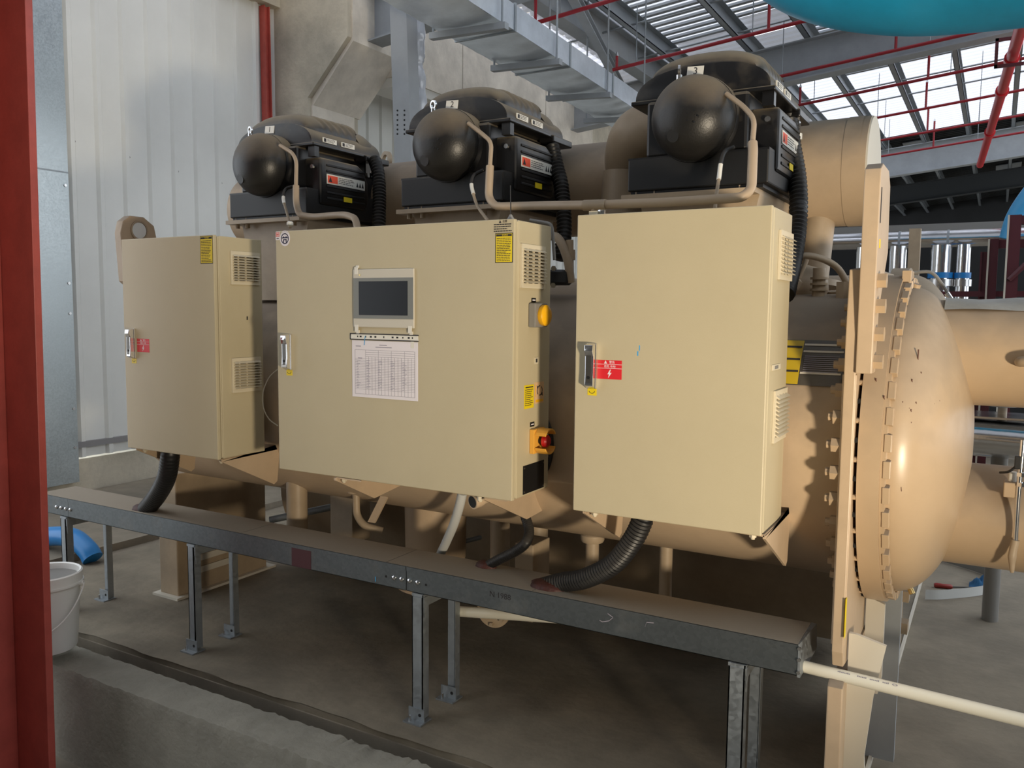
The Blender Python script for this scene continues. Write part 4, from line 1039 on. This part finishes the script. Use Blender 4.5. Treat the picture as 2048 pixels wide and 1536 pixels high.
    sd = MB(); sd.add([(x * s_, y, z) for z, s_, ys in ((-.03, 1, 0), (-.40, .62, 0)) for x, y in ((-.22, .08), (.22, .08), (.22, .55), (-.22, .55))], [(3, 2, 1, 0), (4, 5, 6, 7), (0, 1, 5, 4), (1, 2, 6, 5), (2, 3, 7, 6), (3, 0, 4, 7)])
    T(sd).build('saddle', m_pipe, K, ang=30)
    return K
for k, (ox, lab) in enumerate(((-.600, 'dusty black compressor at the left, plate numbered 1 on its hood'), (.455, 'dusty black compressor in the middle, plate numbered 2 on its hood'), (1.497, 'dusty black compressor at the right and nearest, plate numbered 3 on its hood'))):
    compressor(ox, k + 1, lab)
# ================================================================ PIPES AND CABLES AROUND THE COMPRESSORS
def pxpath(pts): return [pt(u, v, y=y) for u, v, y in pts]
g = 'tan coolant pipes of the compressors'
p = pxpath([(560, 291, .47), (585, 306, .45), (593, 322, .44), (592, 372, .42), (592, 405, .40), (598, 430, .40), (625, 434, .40), (690, 429, .36), (711, 437, .30), (716, 462, .28)])
t = thing('coolant_pipe', 'short tan coolant pipe bending down from the compressor numbered 1', 'pipe', p[-1], g)
a = fil(p[:4], .03); b = fil(p[3:], .05)
MB().tube(a, .0085, 10).build('thin_section', m_copper, t); MB().tube(b, .0145, 12).build('thick_section', m_copper, t)
p = pxpath([(937, 247, .47), (962, 266, .44), (983, 284, .42), (980, 332, .40), (977, 395, .38), (990, 413, .36), (1100, 411, .30), (1188, 410, .26)])
t = thing('coolant_pipe', 'long tan coolant pipe linking compressors 2 and 3 above the cabinets', 'pipe', p[-1], g)
MB().tube(fil(p[:4], .03), .0085, 10).build('thin_section', m_copper, t); MB().tube(fil(p[3:], .05), .0155, 12).build('thick_section', m_copper, t)
q = pxpath([(1188, 410, .26), (1330, 405, .26), (1485, 395, .27), (1503, 378, .30), (1506, 300, .34), (1505, 285, .35)])
MB().tube(fil(q, .05), .0155, 12).build('thick_section', m_copper, t)
q2 = pxpath([(1505, 285, .35), (1509, 238, .38), (1486, 212, .42), (1453, 188, .46)])
MB().tube(fil(q2, .03), .0085, 10).build('thin_section', m_copper, t)
a = pt(1168, 411, y=.26); b = pt(1212, 410, y=.26); MB().cyl(a, b, .019, n=14).build('tee', m_pipe, t)
c = pt(1190, 411, y=.26); MB().cyl(c, c + Vector((0, .02, -.06)), .017, n=12).build('tee_branch', m_pipe, t)
g = 'thin sensor hoses below the compressors'
for pts, lab in (([(590, 372, .50), (572, 378, .48), (567, 392, .46), (568, 405, .44), (575, 430, .40), (580, 455, .32)], 'thin white-tipped hose left of the wide cabinet top corner sticker'),
                 ([(967, 340, .48), (949, 350, .46), (943, 366, .44), (946, 385, .42), (955, 412, .38), (976, 442, .28)], 'thin white-tipped hose hanging beside the middle tan pipe'),
                 ([(1468, 294, .46), (1450, 303, .44), (1442, 325, .42), (1438, 355, .40), (1432, 395, .34), (1430, 420, .30)], 'thin white-tipped hose reaching the right cabinet top')):
    P_ = smooth(pxpath(pts), 8); t = thing('sensor_hose', lab, 'hose', P_[-1], g)
    n1 = int(len(P_) * .42); n2 = int(len(P_) * .62)
    MB().tube(P_[:n1 + 1], .0075, 10).build('dark_sleeve', m_rubber, t); MB().tube(P_[n1:n2 + 1], .0078, 10).build('white_sleeve', m_white, t); MB().tube(P_[n2:], .006, 10).build('lower_hose', m_pipe, t)
p = pt(580, 452, y=.10); tag(MB().lathe([(.008, 0), (.013, .004), (.013, .014), (.008, .018)], p, (0, 0, 1), 14).build('bottle_cap', m_white), 'small white cap on top edge of the wide cabinet', 'cap')
p = Vector((1.03, .05, 1.91)); t = thing('antenna', 'thin black whip antenna with cone base on top of wide cabinet', 'antenna', p)
MB().lathe([(.014, 0), (.012, .006), (.004, .02)], p, (0, 0, 1), 16).build('base', m_greyp, t); MB().cyl(p + Vector((0, 0, .018)), p + Vector((-.002, 0, .115)), .0018, n=6).build('whip', m_blackc, t)
g = 'black corrugated conduits behind the compressors'
for pts, r, lab in (([(748, 318, .99), (756, 345, .97), (759, 390, .93), (758, 440, .88), (757, 500, .83)], .034, 'black corrugated conduit farthest left, behind the wide cabinet'),
                    ([(1104, 292, .97), (1112, 330, .95), (1122, 370, .92), (1127, 420, .88), (1128, 470, .84), (1120, 520, .8)], .034, 'dim black corrugated conduit in the gap left of the right cabinet'),
                    ([(1578, 232, .97), (1584, 290, .93), (1594, 350, .88), (1597, 410, .82), (1593, 470, .76), (1583, 530, .66), (1570, 590, .5)], .034, 'thick black corrugated conduit right of the right cabinet vent')):
    mb = MB(); corrugated(mb, smooth(pxpath(pts), 10), r, .018, .16, 16); tag(mb.build('corrugated_conduit', m_rubber, ang=60), lab, 'conduit', g)
# dim pipework between the cabinets
t = thing('valve_manifold', 'dim valve manifold with chrome bolts between wide and right cabinets', 'valve', (1.0, .62, 1.7))
c = pt(1115, 540, y=.62); MB().lathe([(.05, 0), (.06, .01), (.06, .05), (.045, .06)], c + Vector((0, 0, -.06)), (0, 0, 1), 20).build('body', m_blackc, t)
MB().tube(smooth([c + Vector((-.1, 0, .12)), c + Vector((0, -.02, .13)), c + Vector((.05, -.02, .05)), c + Vector((.06, 0, -.05))], 6), .018, 10).build('bent_pipe', m_pipe, t)
MB().cyl(pt(1139, 480, y=.62), pt(1140, 560, y=.62), .016, n=10).build('riser', m_pipe, t); MB().cyl(pt(1139, 500, y=.62), pt(1139, 520, y=.62), .024, n=8).build('riser_nut', m_pipe, t)
for u, v in ((1108, 537), (1107, 571)): q = pt(u, v, y=.55); MB().cyl(q, q + Vector((.004, -.012, 0)), .011, n=6).build('bright_bolt', m_chrome, t)
q0, q1, q2 = pt(1104, 445, y=.3), pt(1108, 460, y=.3), pt(1109, 520, y=.3)
MB().tube(fil([pt(1060, 440, y=.3), pt(1104, 448, y=.3), q2], .02), .006, 8).build('loop_tube', m_greyp, t)

tag(MB().tube(smooth(pxpath([(556, 738, .24), (538, 755, .22), (526, 785, .20), (527, 815, .20), (538, 838, .22), (556, 852, .24)]), 8), .0025, 6).build('loose_wire', m_pale), 'thin cream wire looping out between left and wide cabinets', 'wire')
tag(MB().tube(smooth(pxpath([(1092, 838, .28), (1101, 865, .28), (1103, 900, .28), (1096, 932, .29), (1084, 950, .30)]), 8), .009, 8).build('rubber_tube', m_rubber), 'thin dark tube arching beside the emergency stop button', 'tube')
# ================================================================ CABLE TRAY
Y0, Y1, Z1_, Z0_ = .172, .374, .61, .513
TR = thing('cable_trunking', 'long galvanised steel cable trunking running below the three cabinets', 'trunking', (.1, .27, Z0_))
def yy_(x): return .172 + (.082 - .172) * (1.98 - x) / 3.8 * 1.0 * .4
XL, XR = -1.95, 1.98
segs = [(-1.95, -1.70), (-1.698, .498), (.502, 1.98)]
for x0, x1 in segs:
    mb = MB()
    mb.box((x0, Y0, Z0_), (x1, Y0 + .002, Z1_)); mb.box((x0, Y1 - .002, Z0_), (x1, Y1, Z1_)); mb.box((x0, Y0, Z0_), (x1, Y1, Z0_ + .002))
    mb.build('channel', m_galv, TR, ang=0)
    MB().box((x0, Y0 - .0025, Z1_ - .016), (x1, Y0 - .0005, Z1_ + .0015)).build('lid_lip', m_galv, TR, ang=0)
for x0, x1 in ((-1.95, -.42), (-.418, .40), (.402, 1.06), (1.062, 1.98)):
    MB().box((x0, Y0 - .0025, Z1_), (x1, Y1 + .002, Z1_ + .002)).build('lid', m_galv, TR, ang=0)
ec_ = MB().add([(1.981, Y0 - .003, Z0_ - .004), (1.981, Y1, Z0_ + .008), (1.981, Y1 + .003, Z1_ + .003), (1.981, Y0 - .003, Z1_ + .003), (1.990, Y0 - .003, Z0_ - .004), (2.006, Y1 - .03, Z0_ + .03), (1.998, Y1, Z1_ + .003), (1.984, Y0 - .003, Z1_ + .003)], [(3, 2, 1, 0), (4, 5, 6, 7), (0, 1, 5, 4), (1, 2, 6, 5), (2, 3, 7, 6), (3, 0, 4, 7)])
EC = ec_.build('end_cap', m_galvp, TR, ang=0)
for z in (.600, .565, .525): MB().cyl((1.985, Y0 - .004, z), (1.985, Y0 - .008, z), .006, n=8).build('screw', m_steel, EC)
for x in (.441, .478, .517, .556, -1.80, -1.76, -1.72, -1.68):
    mb = MB().lathe([(.010, 0), (.009, .005), (.004, .008), (0, .0085)], (x, Y0, .555), (0, -1, 0), 12); mb.build('coach_bolt', m_chrome, TR)
for x in (.40, .595): MB().cyl((x, Y0 - .001, .553), (x, Y0, .553), .005, n=8).build('bolt_hole', m_dark, TR)
MB().box((-.11, Y0 - .0012, .514), (.0, Y0 - .0002, .594)).build('painted_patch', m_maroonband, TR, ang=0)
MB().box((.345, Y0 - .0012, .523), (.348, Y0 - .0002, .543)).build('blue_mark', m_blue2, TR, ang=0)
TF = Plane((0, Y0 - .0005, 0), (1, 0, 0), (0, 0, 1))
text_mesh('N 1988', .030, TF.M(.928, .570, .0003), m_ink, TR, 'ink_writing', extrude=.0002)
for pts, w in (([(1.355, .585), (1.375, .575), (1.36, .560), (1.335, .552), (1.325, .556)], .003), ([(1.52, .585), (1.495, .582), (1.49, .565)], .003)):
    mb = MB()
    for (a0, b0), (a1, b1) in zip(pts, pts[1:]): TF.poly(mb, [(a0, b0), (a1, b1), (a1, b1 + w), (a0, b0 + w)], 0, .0004)
    mb.build('chalk_scribble', m_inkg, TR, ang=0)
# sealant collars where the conduits enter the lid (parts of the trunking)
for x, y, rx, ry, nm in ((1.09, .25, .075, .055, 'c'), (.77, .33, .045, .03, 'b'), (-1.17, .23, .062, .045, 'a')):
    mb = MB(); n = 28; rn = random.Random(int(x * 100))
    ring = lambda s_, z: [Vector((x + rx * s_ * math.cos(2 * PI * k / n) * rn.uniform(.95, 1.05), y + ry * s_ * math.sin(2 * PI * k / n) * rn.uniform(.95, 1.05), z)) for k in range(n)]
    R_ = [ring(1, Z1_ + .002), ring(.95, Z1_ + .012), ring(.7, Z1_ + .022), ring(.3, Z1_ + .026)]
    vs_ = [q for r in R_ for q in r]; fs = [(i * n + j, i * n + (j + 1) % n, (i + 1) * n + (j + 1) % n, (i + 1) * n + j) for i in range(3) for j in range(n)] + [tuple(range(3 * n, 4 * n))]
    mb.add(vs_, fs).build('sealant_collar', m_seal, TR, ang=60)
# trestle supports
def support(x, label, w=.04, side=1):
    t = thing('trunking_support', label, 'support', (x, .28, 0), 'galvanised supports under the trunking')
    for k, y in enumerate((.182, .405)):
        mb = MB()
        if k == 0:
            mb.box((x - w / 2, y - .02, .012), (x + w / 2, y - .016, Z0_ - .012)); mb.box((x + w / 2 - .004, y - .02, .012), (x + w / 2, y + .022, Z0_ - .012)); mb.box((x - w / 2, y - .02, .012), (x - w / 2 + .004, y + .022, Z0_ - .012))
        else:
            mb.box((x - w / 2 + .012, y - .012, .004), (x + w / 2 - .004, y - .008, Z0_ - .04)); mb.box((x + w / 2 - .006, y - .012, .004), (x + w / 2 - .002, y + .022, Z0_ - .04))
        mb.build('post', m_galvp, t, ang=0)
        ft = MB().box((x - .045, y - .055, .0), (x + .04, y + .02, .006)); ft.box((x - .038, y - .026, .006), (x + .036, y - .021, .055)); ft = ft.build('foot_angle', m_galvp, t, ang=0)
        MB().cyl((x + .016, y - .027, .030), (x + .016, y - .0255, .030), .007, n=8).build('foot_hole', m_dark, ft); MB().cyl((x - .02, y - .04, .006), (x - .02, y - .04, .028), .005, n=8).build('anchor_bolt', m_steel, ft)
    mb = MB().box((x - .028, .165, Z0_ - .012), (x + .028, .43, Z0_ - .001)); mb.box((x + .022, .165, Z0_ - .05), (x + .027, .43, Z0_ - .002)); mb.build('crossbar', m_galvp, t, ang=0)
    mb = MB().prism([(.165, Z0_ - .01), (.205, Z0_ - .01), (.168, Z0_ - .09)], lambda a, b, q: Vector((q, a, b)), x + .0275, x + .0305); mb.build('corner_gusset', m_galvp, t, ang=0)
support(-1.735, 'galvanised trestle support farthest left, beside the blue hose')
support(-.745, 'galvanised trestle support in front of beige foot box')
support(.56, 'galvanised trestle support under the four bright bolts, in the middle', .05)
support(1.80, 'galvanised trestle support at the right end of the trunking', .05)

# flexible conduits from cabinets to the trunking
mb = MB(); corrugated(mb, smooth([(1.50, .12, .985), (1.49, .125, .94), (1.45, .14, .86), (1.37, .17, .76), (1.25, .21, .68), (1.15, .245, .64), (1.06, .265, .60)], 10), .036, .0135, .13, 18)
tag(mb.build('flexible_conduit', m_rubber, ang=60), 'ribbed black flexible conduit from right cabinet down into trunking', 'conduit', 'conduits entering the trunking')
P_ = pxpath([(340, 890, .14), (340, 915, .14), (333, 955, .16), (315, 990, .2), (293, 1018, .23)])
mb = MB(); corrugated(mb, smooth(P_, 10), .044, .016, .04, 18)
tag(mb.build('flexible_conduit', m_rubber, ang=60), 'smooth black flexible conduit from left cabinet down into trunking', 'conduit', 'conduits entering the trunking')
P_ = pxpath([(1046, 1000, .44), (1050, 1030, .40), (1058, 1060, .36), (1052, 1085, .30), (1030, 1103, .31), (1000, 1118, .32), (972, 1133, .33)])
mb = MB(); corrugated(mb, smooth(P_, 10), .020, .010, .06, 14)
tag(mb.build('flexible_conduit', m_rubber, ang=60), 'thin black hose curling from under wide cabinet into the trunking', 'conduit', 'conduits entering the trunking')
P_ = pxpath([(925, 985, .30), (918, 1015, .32), (907, 1050, .36), (892, 1085, .42), (880, 1112, .46), (872, 1150, .5)])
tag(MB().tube(smooth(P_, 8), .019, 14).build('white_hose', m_hose), 'pale white hose hanging from the wide cabinet behind the trunking', 'hose')
a = pt(945, 1004, y=.02); t = thing('cable_entry', 'beige round cable entry with dark opening under the wide cabinet', 'gland', a)
MB().lathe([(.026, -.0), (.026, .03), (.020, .05), (.020, .12)], a, (.35, 1, .12), 24).build('sleeve', m_shell, t); MB().lathe([(.021, -.001), (0, -.0015)], a, (.35, 1, .12), 24, caps=False).build('opening', m_dark, t)

# pipework under the vessel
g = 'vertical pipes under the vessel'
p = pt(594, 1000, y=.55); tag(MB().cyl((p.x, .55, .40), (p.x, .55, .97), .05, n=24).build('drain_leg', m_pipe), 'thick beige vertical pipe below left edge of the wide cabinet', 'pipe', g)
p = pt(1185, 1080, y=.75); t = thing('drain_leg', 'beige vertical pipe with collar behind the ribbed black conduit', 'pipe', (p.x, .75, 0), g)
MB().cyl((p.x, .75, .37), (p.x, .75, .75), .028, n=18).build('run', m_pipe, t); q = pt(1185, 1064, y=.75); MB().lathe([(.045, 0), (.05, .01), (.05, .03), (.03, .05)], (p.x, .75, q.z - .04), (0, 0, 1), 20).build('collar', m_pipe, t); MB().cyl((p.x + .03, .78, .68), (p.x + .03, .78, .9), .05, n=18).build('upper_run', m_pipe, t)
p = pt(1332, 1120, y=.78); tag(MB().cyl((p.x, .78, .36), (p.x, .78, .72), .026, n=16).build('drain_leg', m_pipe), 'thin beige vertical pipe below the right cabinet', 'pipe', g)
p = pt(1000, 1060, y=.82); tag(MB().cyl((p.x, .82, .36), (p.x, .82, .74), .045, n=18).build('drain_leg', m_pipe), 'dim beige vertical pipe behind the pale white hose', 'pipe', g)
P_ = pxpath([(712, 980, .55), (713, 1030, .55), (728, 1052, .55), (765, 1062, .6)])
t = thing('elbow_pipe', 'small beige elbow pipe with flange under the wide cabinet', 'pipe', (P_[0].x, .55, .5)); MB().tube(fil(P_, .06), .017, 14).build('run', m_pipe, t)
MB().lathe([(.042, 0), (.042, .02)], P_[0] + Vector((0, 0, -.01)), (0, 0, 1), 20).build('flange', m_pipe, t)
a, b = pt(772, 985, y=.5), pt(742, 1045, y=.5); tag(MB().prism([(-.02, 0), (.02, 0), (.02, 1), (-.02, 1)], lambda p_, q_, s_: a.lerp(b, q_) + Vector((p_, s_, 0)), 0, .01).build('flat_strut', m_shell, ang=0), 'flat beige strut slanting down beside the small elbow pipe', 'strut')
c = pt(990, 1232, y=.62); t = thing('blind_flange', 'dim beige round flange with bolts low behind the trunking', 'flange', (c.x, .62, c.z - .1))
MB().lathe([(.075, 0), (.075, .02)], (c.x, .62, c.z + .03), (.15, -1, 0), 32).build('disc', m_pipe, t); MB().cyl((c.x, .64, c.z + .03), (c.x, 1.0, c.z + .03), .05, n=20).build('neck', m_pipe, t); MB().cyl((c.x, 1.0, c.z + .03), (c.x, 1.0, .7), .05, n=20).build('riser', m_pipe, t)
for k in range(6): a_ = 2 * PI * (k + .5) / 6; MB().cyl((c.x + .058 * math.cos(a_), .598, c.z + .03 + .058 * math.sin(a_)), (c.x + .058 * math.cos(a_), .585, c.z + .03 + .058 * math.sin(a_)), .009, n=6).build('flange_bolt', m_pipe, t)
for (u0, u1, v0, v1, y, lab) in ((1030, 1066, 1085, 1145, .62, 'pale beige block stand beside thin black hose'), (660, 705, 985, 1070, 1.05, 'dim beige block stand beside the thick vertical pipe')):
    a = pt(u0, v0, y=y); b = pt(u1, v1, y=y); tag(MB().box((a.x, y, .30 if y < .8 else .33), (b.x, y + .15, a.z)).build('block_stand', m_pipe, ang=30, bevel=.004), lab, 'stand')
for (u0, v0, u1, v1, y, r, lab) in ((540, 1040, 800, 985, .95, .02, 'dim grey rail crossing behind the sump'), (860, 1100, 960, 1075, .8, .012, 'thin grey rod lying behind the pale white hose')):
    tag(MB().cyl(pt(u0, v0, y=y), pt(u1, v1, y=y + .4), r, n=10).build('floor_rail', m_galvp), lab, 'rail')
a = pt(910, 1222, y=.45); tag(MB().cyl((.545, .45, a.z), (1.5, .40, .50), .022, n=18).build('white_pipe', m_pvc), 'white plastic pipe running low behind the trunking from the middle support', 'pipe')
tag(MB().cyl((-.9, .74, .34), (1.75, .74, .34), .05, n=24).build('header_pipe', m_pipe), 'dim beige horizontal pipe hidden behind the trunking', 'pipe')
# pvc pipe leaving the end of the trunking
a = pt(1608, 1333, y=.22); b = pt(2048, 1441, y=.20)
PV = thing('pvc_pipe', 'white printed plastic pipe leaving the right end of the trunking', 'pipe', a)
MB().cyl(a + (a - b) * .1, b + (b - a) * 1.2, .0185, n=20).build('run', m_pvc, PV)
dirp = (b - a).normalized(); upn = Vector((0, -.55, .83)); upn = (upn - dirp * upn.dot(dirp)).normalized()
pv = Plane(a + upn * .0186, dirp, upn.cross(dirp) * -1); 
pv.n = upn; pv.v = upn.cross(dirp)
mb = MB(); rn = random.Random(8)
for s_, n_ in ((.10, 8), (.155, 6), (.19, 6), (.225, 4)):
    x = s_ 
    for k in range(n_): pv.slab(mb, x, -.0025, x + .003, .0025 * rn.uniform(.2, 1), 0, .0004); x += .0045
for k in range(14):
    t0, t1 = 2 * PI * k / 14, 2 * PI * (k + 1) / 14; mb.add([pv.p(.258 + r * 1.5 * math.cos(q), r * .7 * math.sin(q), .0005) for q in (t0, t1) for r in (.003, .005)], [(0, 1, 3, 2)])
mb.build('printed_text', m_inkg, PV, ang=0)

# ================================================================ SMALL THINGS ON THE FLOOR
bc = Vector((-1.235, -.235, .056)); B = thing('bucket', 'white plastic bucket with wire handle standing on the kerb behind the red column', 'bucket', bc)
H = .355
MB().lathe([(.118, 0), (.122, .01), (.142, H - .05), (.15, H - .048), (.152, H - .005), (.146, H), (.138, H - .004), (.115, .012), (0, .012)], bc, (0, 0, 1), 48, caps=False).build('pail', m_buck, B, ang=35)
MB().lathe([(.156, H - .055), (.156, H - .048), (.150, H - .048)], bc, (0, 0, 1), 48, caps=False).build('rim_ring', m_buck, B)
MB().lathe([(.138, H - .03), (0, H - .03)], bc, (0, 0, 1), 40, caps=False).build('contents', m_greyp, B)
hp = []
for k in range(21):
    a_ = PI * k / 20; hp.append(bc + Vector((.157 * math.cos(a_) * .6 + .157 * .0, -.157 * math.cos(a_) * .8 , H - .06)) + Vector((.09 * math.sin(a_), .06 * math.sin(a_), -.20 * math.sin(a_))))
hp = [bc + Vector((.16 * math.sin(a_ * PI / 20 * 1.0 - .9), -.165 * math.cos(a_ * PI / 20 - .9), H - .06 - .19 * math.sin(a_ * PI / 20))) for a_ in range(21)]
MB().tube(hp, .0035, 8).build('handle', m_buck, B)
for q in (hp[0], hp[-1]): MB().cyl(q, q + (Vector((bc.x, bc.y, q.z)) - q).normalized() * .02, .012, n=10).build('handle_lug', m_buck, B)
P_ = pxpath([(60, 1075, .75), (120, 1072, .75), (150, 1078, .75), (175, 1100, .75), (186, 1128, .75)])
P_ = [Vector((q.x, q.y, q.z)) for q in P_]; P_[-1].z = .03
bp = smooth(P_, 8); tag(MB().tube(bp, .062, 20).build('blue_pipe', m_blue), 'bright blue curved pipe on the floor behind the left support', 'pipe')
# strap, screwdriver, rag behind the water box
P_ = [pt(u, v, z=-.03) for u, v in ((1800, 1118), (1870, 1122), (1930, 1138), (1975, 1155), (1992, 1178), (1960, 1192), (1885, 1200), (1850, 1200))]
P_ = smooth(P_, 8)
t = thing('hose_strap', 'flat pale strap looped on the floor behind the water box', 'strap', (2.3, 3.1, -.03))
n1 = int(len(P_) * .52)
def ribbon(path, w, z0=-.03):
    mb = MB(); L_ = [Vector((p.x, p.y, z0)) for p in path]
    mb.add([q + Vector((0, 0, h)) for q in L_ for h in (.004, w)], [(2 * i, 2 * i + 1, 2 * i + 3, 2 * i + 2) for i in range(len(L_) - 1)])
    mb.add([q + Vector((.006, .006, h)) for q in L_ for h in (.004, w)], [(2 * i, 2 * i + 2, 2 * i + 3, 2 * i + 1) for i in range(len(L_) - 1)]); return mb
ribbon(P_[:n1 + 1], .05).build('dark_length', m_greyp, t); ribbon(P_[n1:], .06).build('white_length', m_hose, t)
a, b, c = pt(1868, 1170, z=-.015), pt(1905, 1174, z=-.015), pt(1958, 1176, z=-.015)
t = thing('screwdriver', 'screwdriver with red handle lying on the floor behind the water box', 'tool', (a.x, a.y, -.03))
MB().lathe([(.010, 0), (.015, .01), (.013, .05), (.015, .09), (.008, (b - a).length)], a, b - a, 14).build('handle', mat('tool_red', S(140, 40, 34), .4), t); MB().cyl(b, c, .005, n=8).build('shaft', m_darkh, t)
c = pt(1965, 1165, z=.0); mb = MB(); rn = random.Random(2)
def rag(u, v): return Vector((c.x - .07 + .15 * u, c.y - .07 + .15 * v, -.028 + .06 * math.sin(PI * u) * math.sin(PI * v) * (1 + .4 * math.sin(u * 17 + v * 9))))
tag(MB().grid(rag, 12, 12).build('blue_rag', mat('rag_blue', S(40, 96, 140), .8), ang=70), 'crumpled blue rag beside the looped pale strap', 'rag')
# gauge line on the lower nozzle
t = thing('gauge_line', 'thin chrome gauge pipe with box beside the lower nozzle at far right', 'gauge', (2.53, .62, .7))
q0 = pt(2047, 880, y=.6); q1 = pt(2036, 1000, y=.6); q2 = pt(2031, 1080, y=.6); q3 = pt(2024, 1145, y=.6)
MB().tube([q0, q1, q2], .008, 10).build('line', m_chrome, t); MB().tube(smooth([q2, (q2 + q3) / 2 + Vector((-.004, 0, 0)), q3], 6), [.012] * 6 + [.013, .012, .010, .009, .008, .007, .005], 10).build('lever', m_pipe, t)
a = pt(2008, 962, y=.62); b = pt(2038, 995, y=.62); MB().box((a.x, .60, b.z), (b.x, .66, a.z)).build('transmitter_box', m_head, t, ang=30, bevel=.003)
c = pt(2025, 952, y=.62); MB().cyl(c + Vector((0, .01, -.025)), c + Vector((0, .01, .012)), .012, n=10).build('box_knob', m_white, t); c = pt(2038, 925, y=.6); MB().box((c.x - .012, .59, c.z - .02), (c.x + .006, .61, c.z + .02)).build('connector', m_blackc, t, ang=30, bevel=.002)
MB().tube(smooth([pt(2035, 930, y=.6), pt(2018, 943, y=.6), pt(2000, 945, y=.62)], 6), .004, 8).build('cable', m_blackc, t)
for v in (945, 965): q = pt(2043, v, y=.6); MB().cyl(q, q + Vector((0, 0, -.012)), .014, n=6).build('hex_fitting', m_chrome, t)
# silver elbow and valve between the nozzles
t = thing('silver_floor_pipe', 'silver clad pipe with a dim valve seen between the two nozzles', 'pipe', (2.6, 2.6, .6))
MB().cyl((1.9, 2.6, .98), (4.0, 2.6, .94), .10, n=28).build('run', m_alu, t); MB().box((2.30, 2.50, 1.08), (2.62, 2.8, 1.09)).build('plate', m_alu, t, ang=0); MB().cyl((2.50, 2.7, 1.0), (2.50, 2.7, 1.35), .022, n=12).build('valve_stem', m_pipe, t)
for z in (1.13, 1.20): MB().cyl((2.50, 2.7, z), (2.50, 2.7, z + .02), .07, n=16).build('valve_flange', m_greyp, t)
MB().cyl((2.50, 2.7, -.03), (2.50, 2.7, .98), .04, n=12).build('stand', m_greyp, t)

# fine print that cannot be picked apart
for o in bpy.data.objects:
    if o.parent and o.name.split('.')[0] in ('table_entries', 'table_lines', 'label_print', 'printed_text', 'print_marks', 'caution_print', 'dome_pits', 'emblem_lettering', 'seal_print', 'arrow_print'):
        o['kind'] = 'stuff'
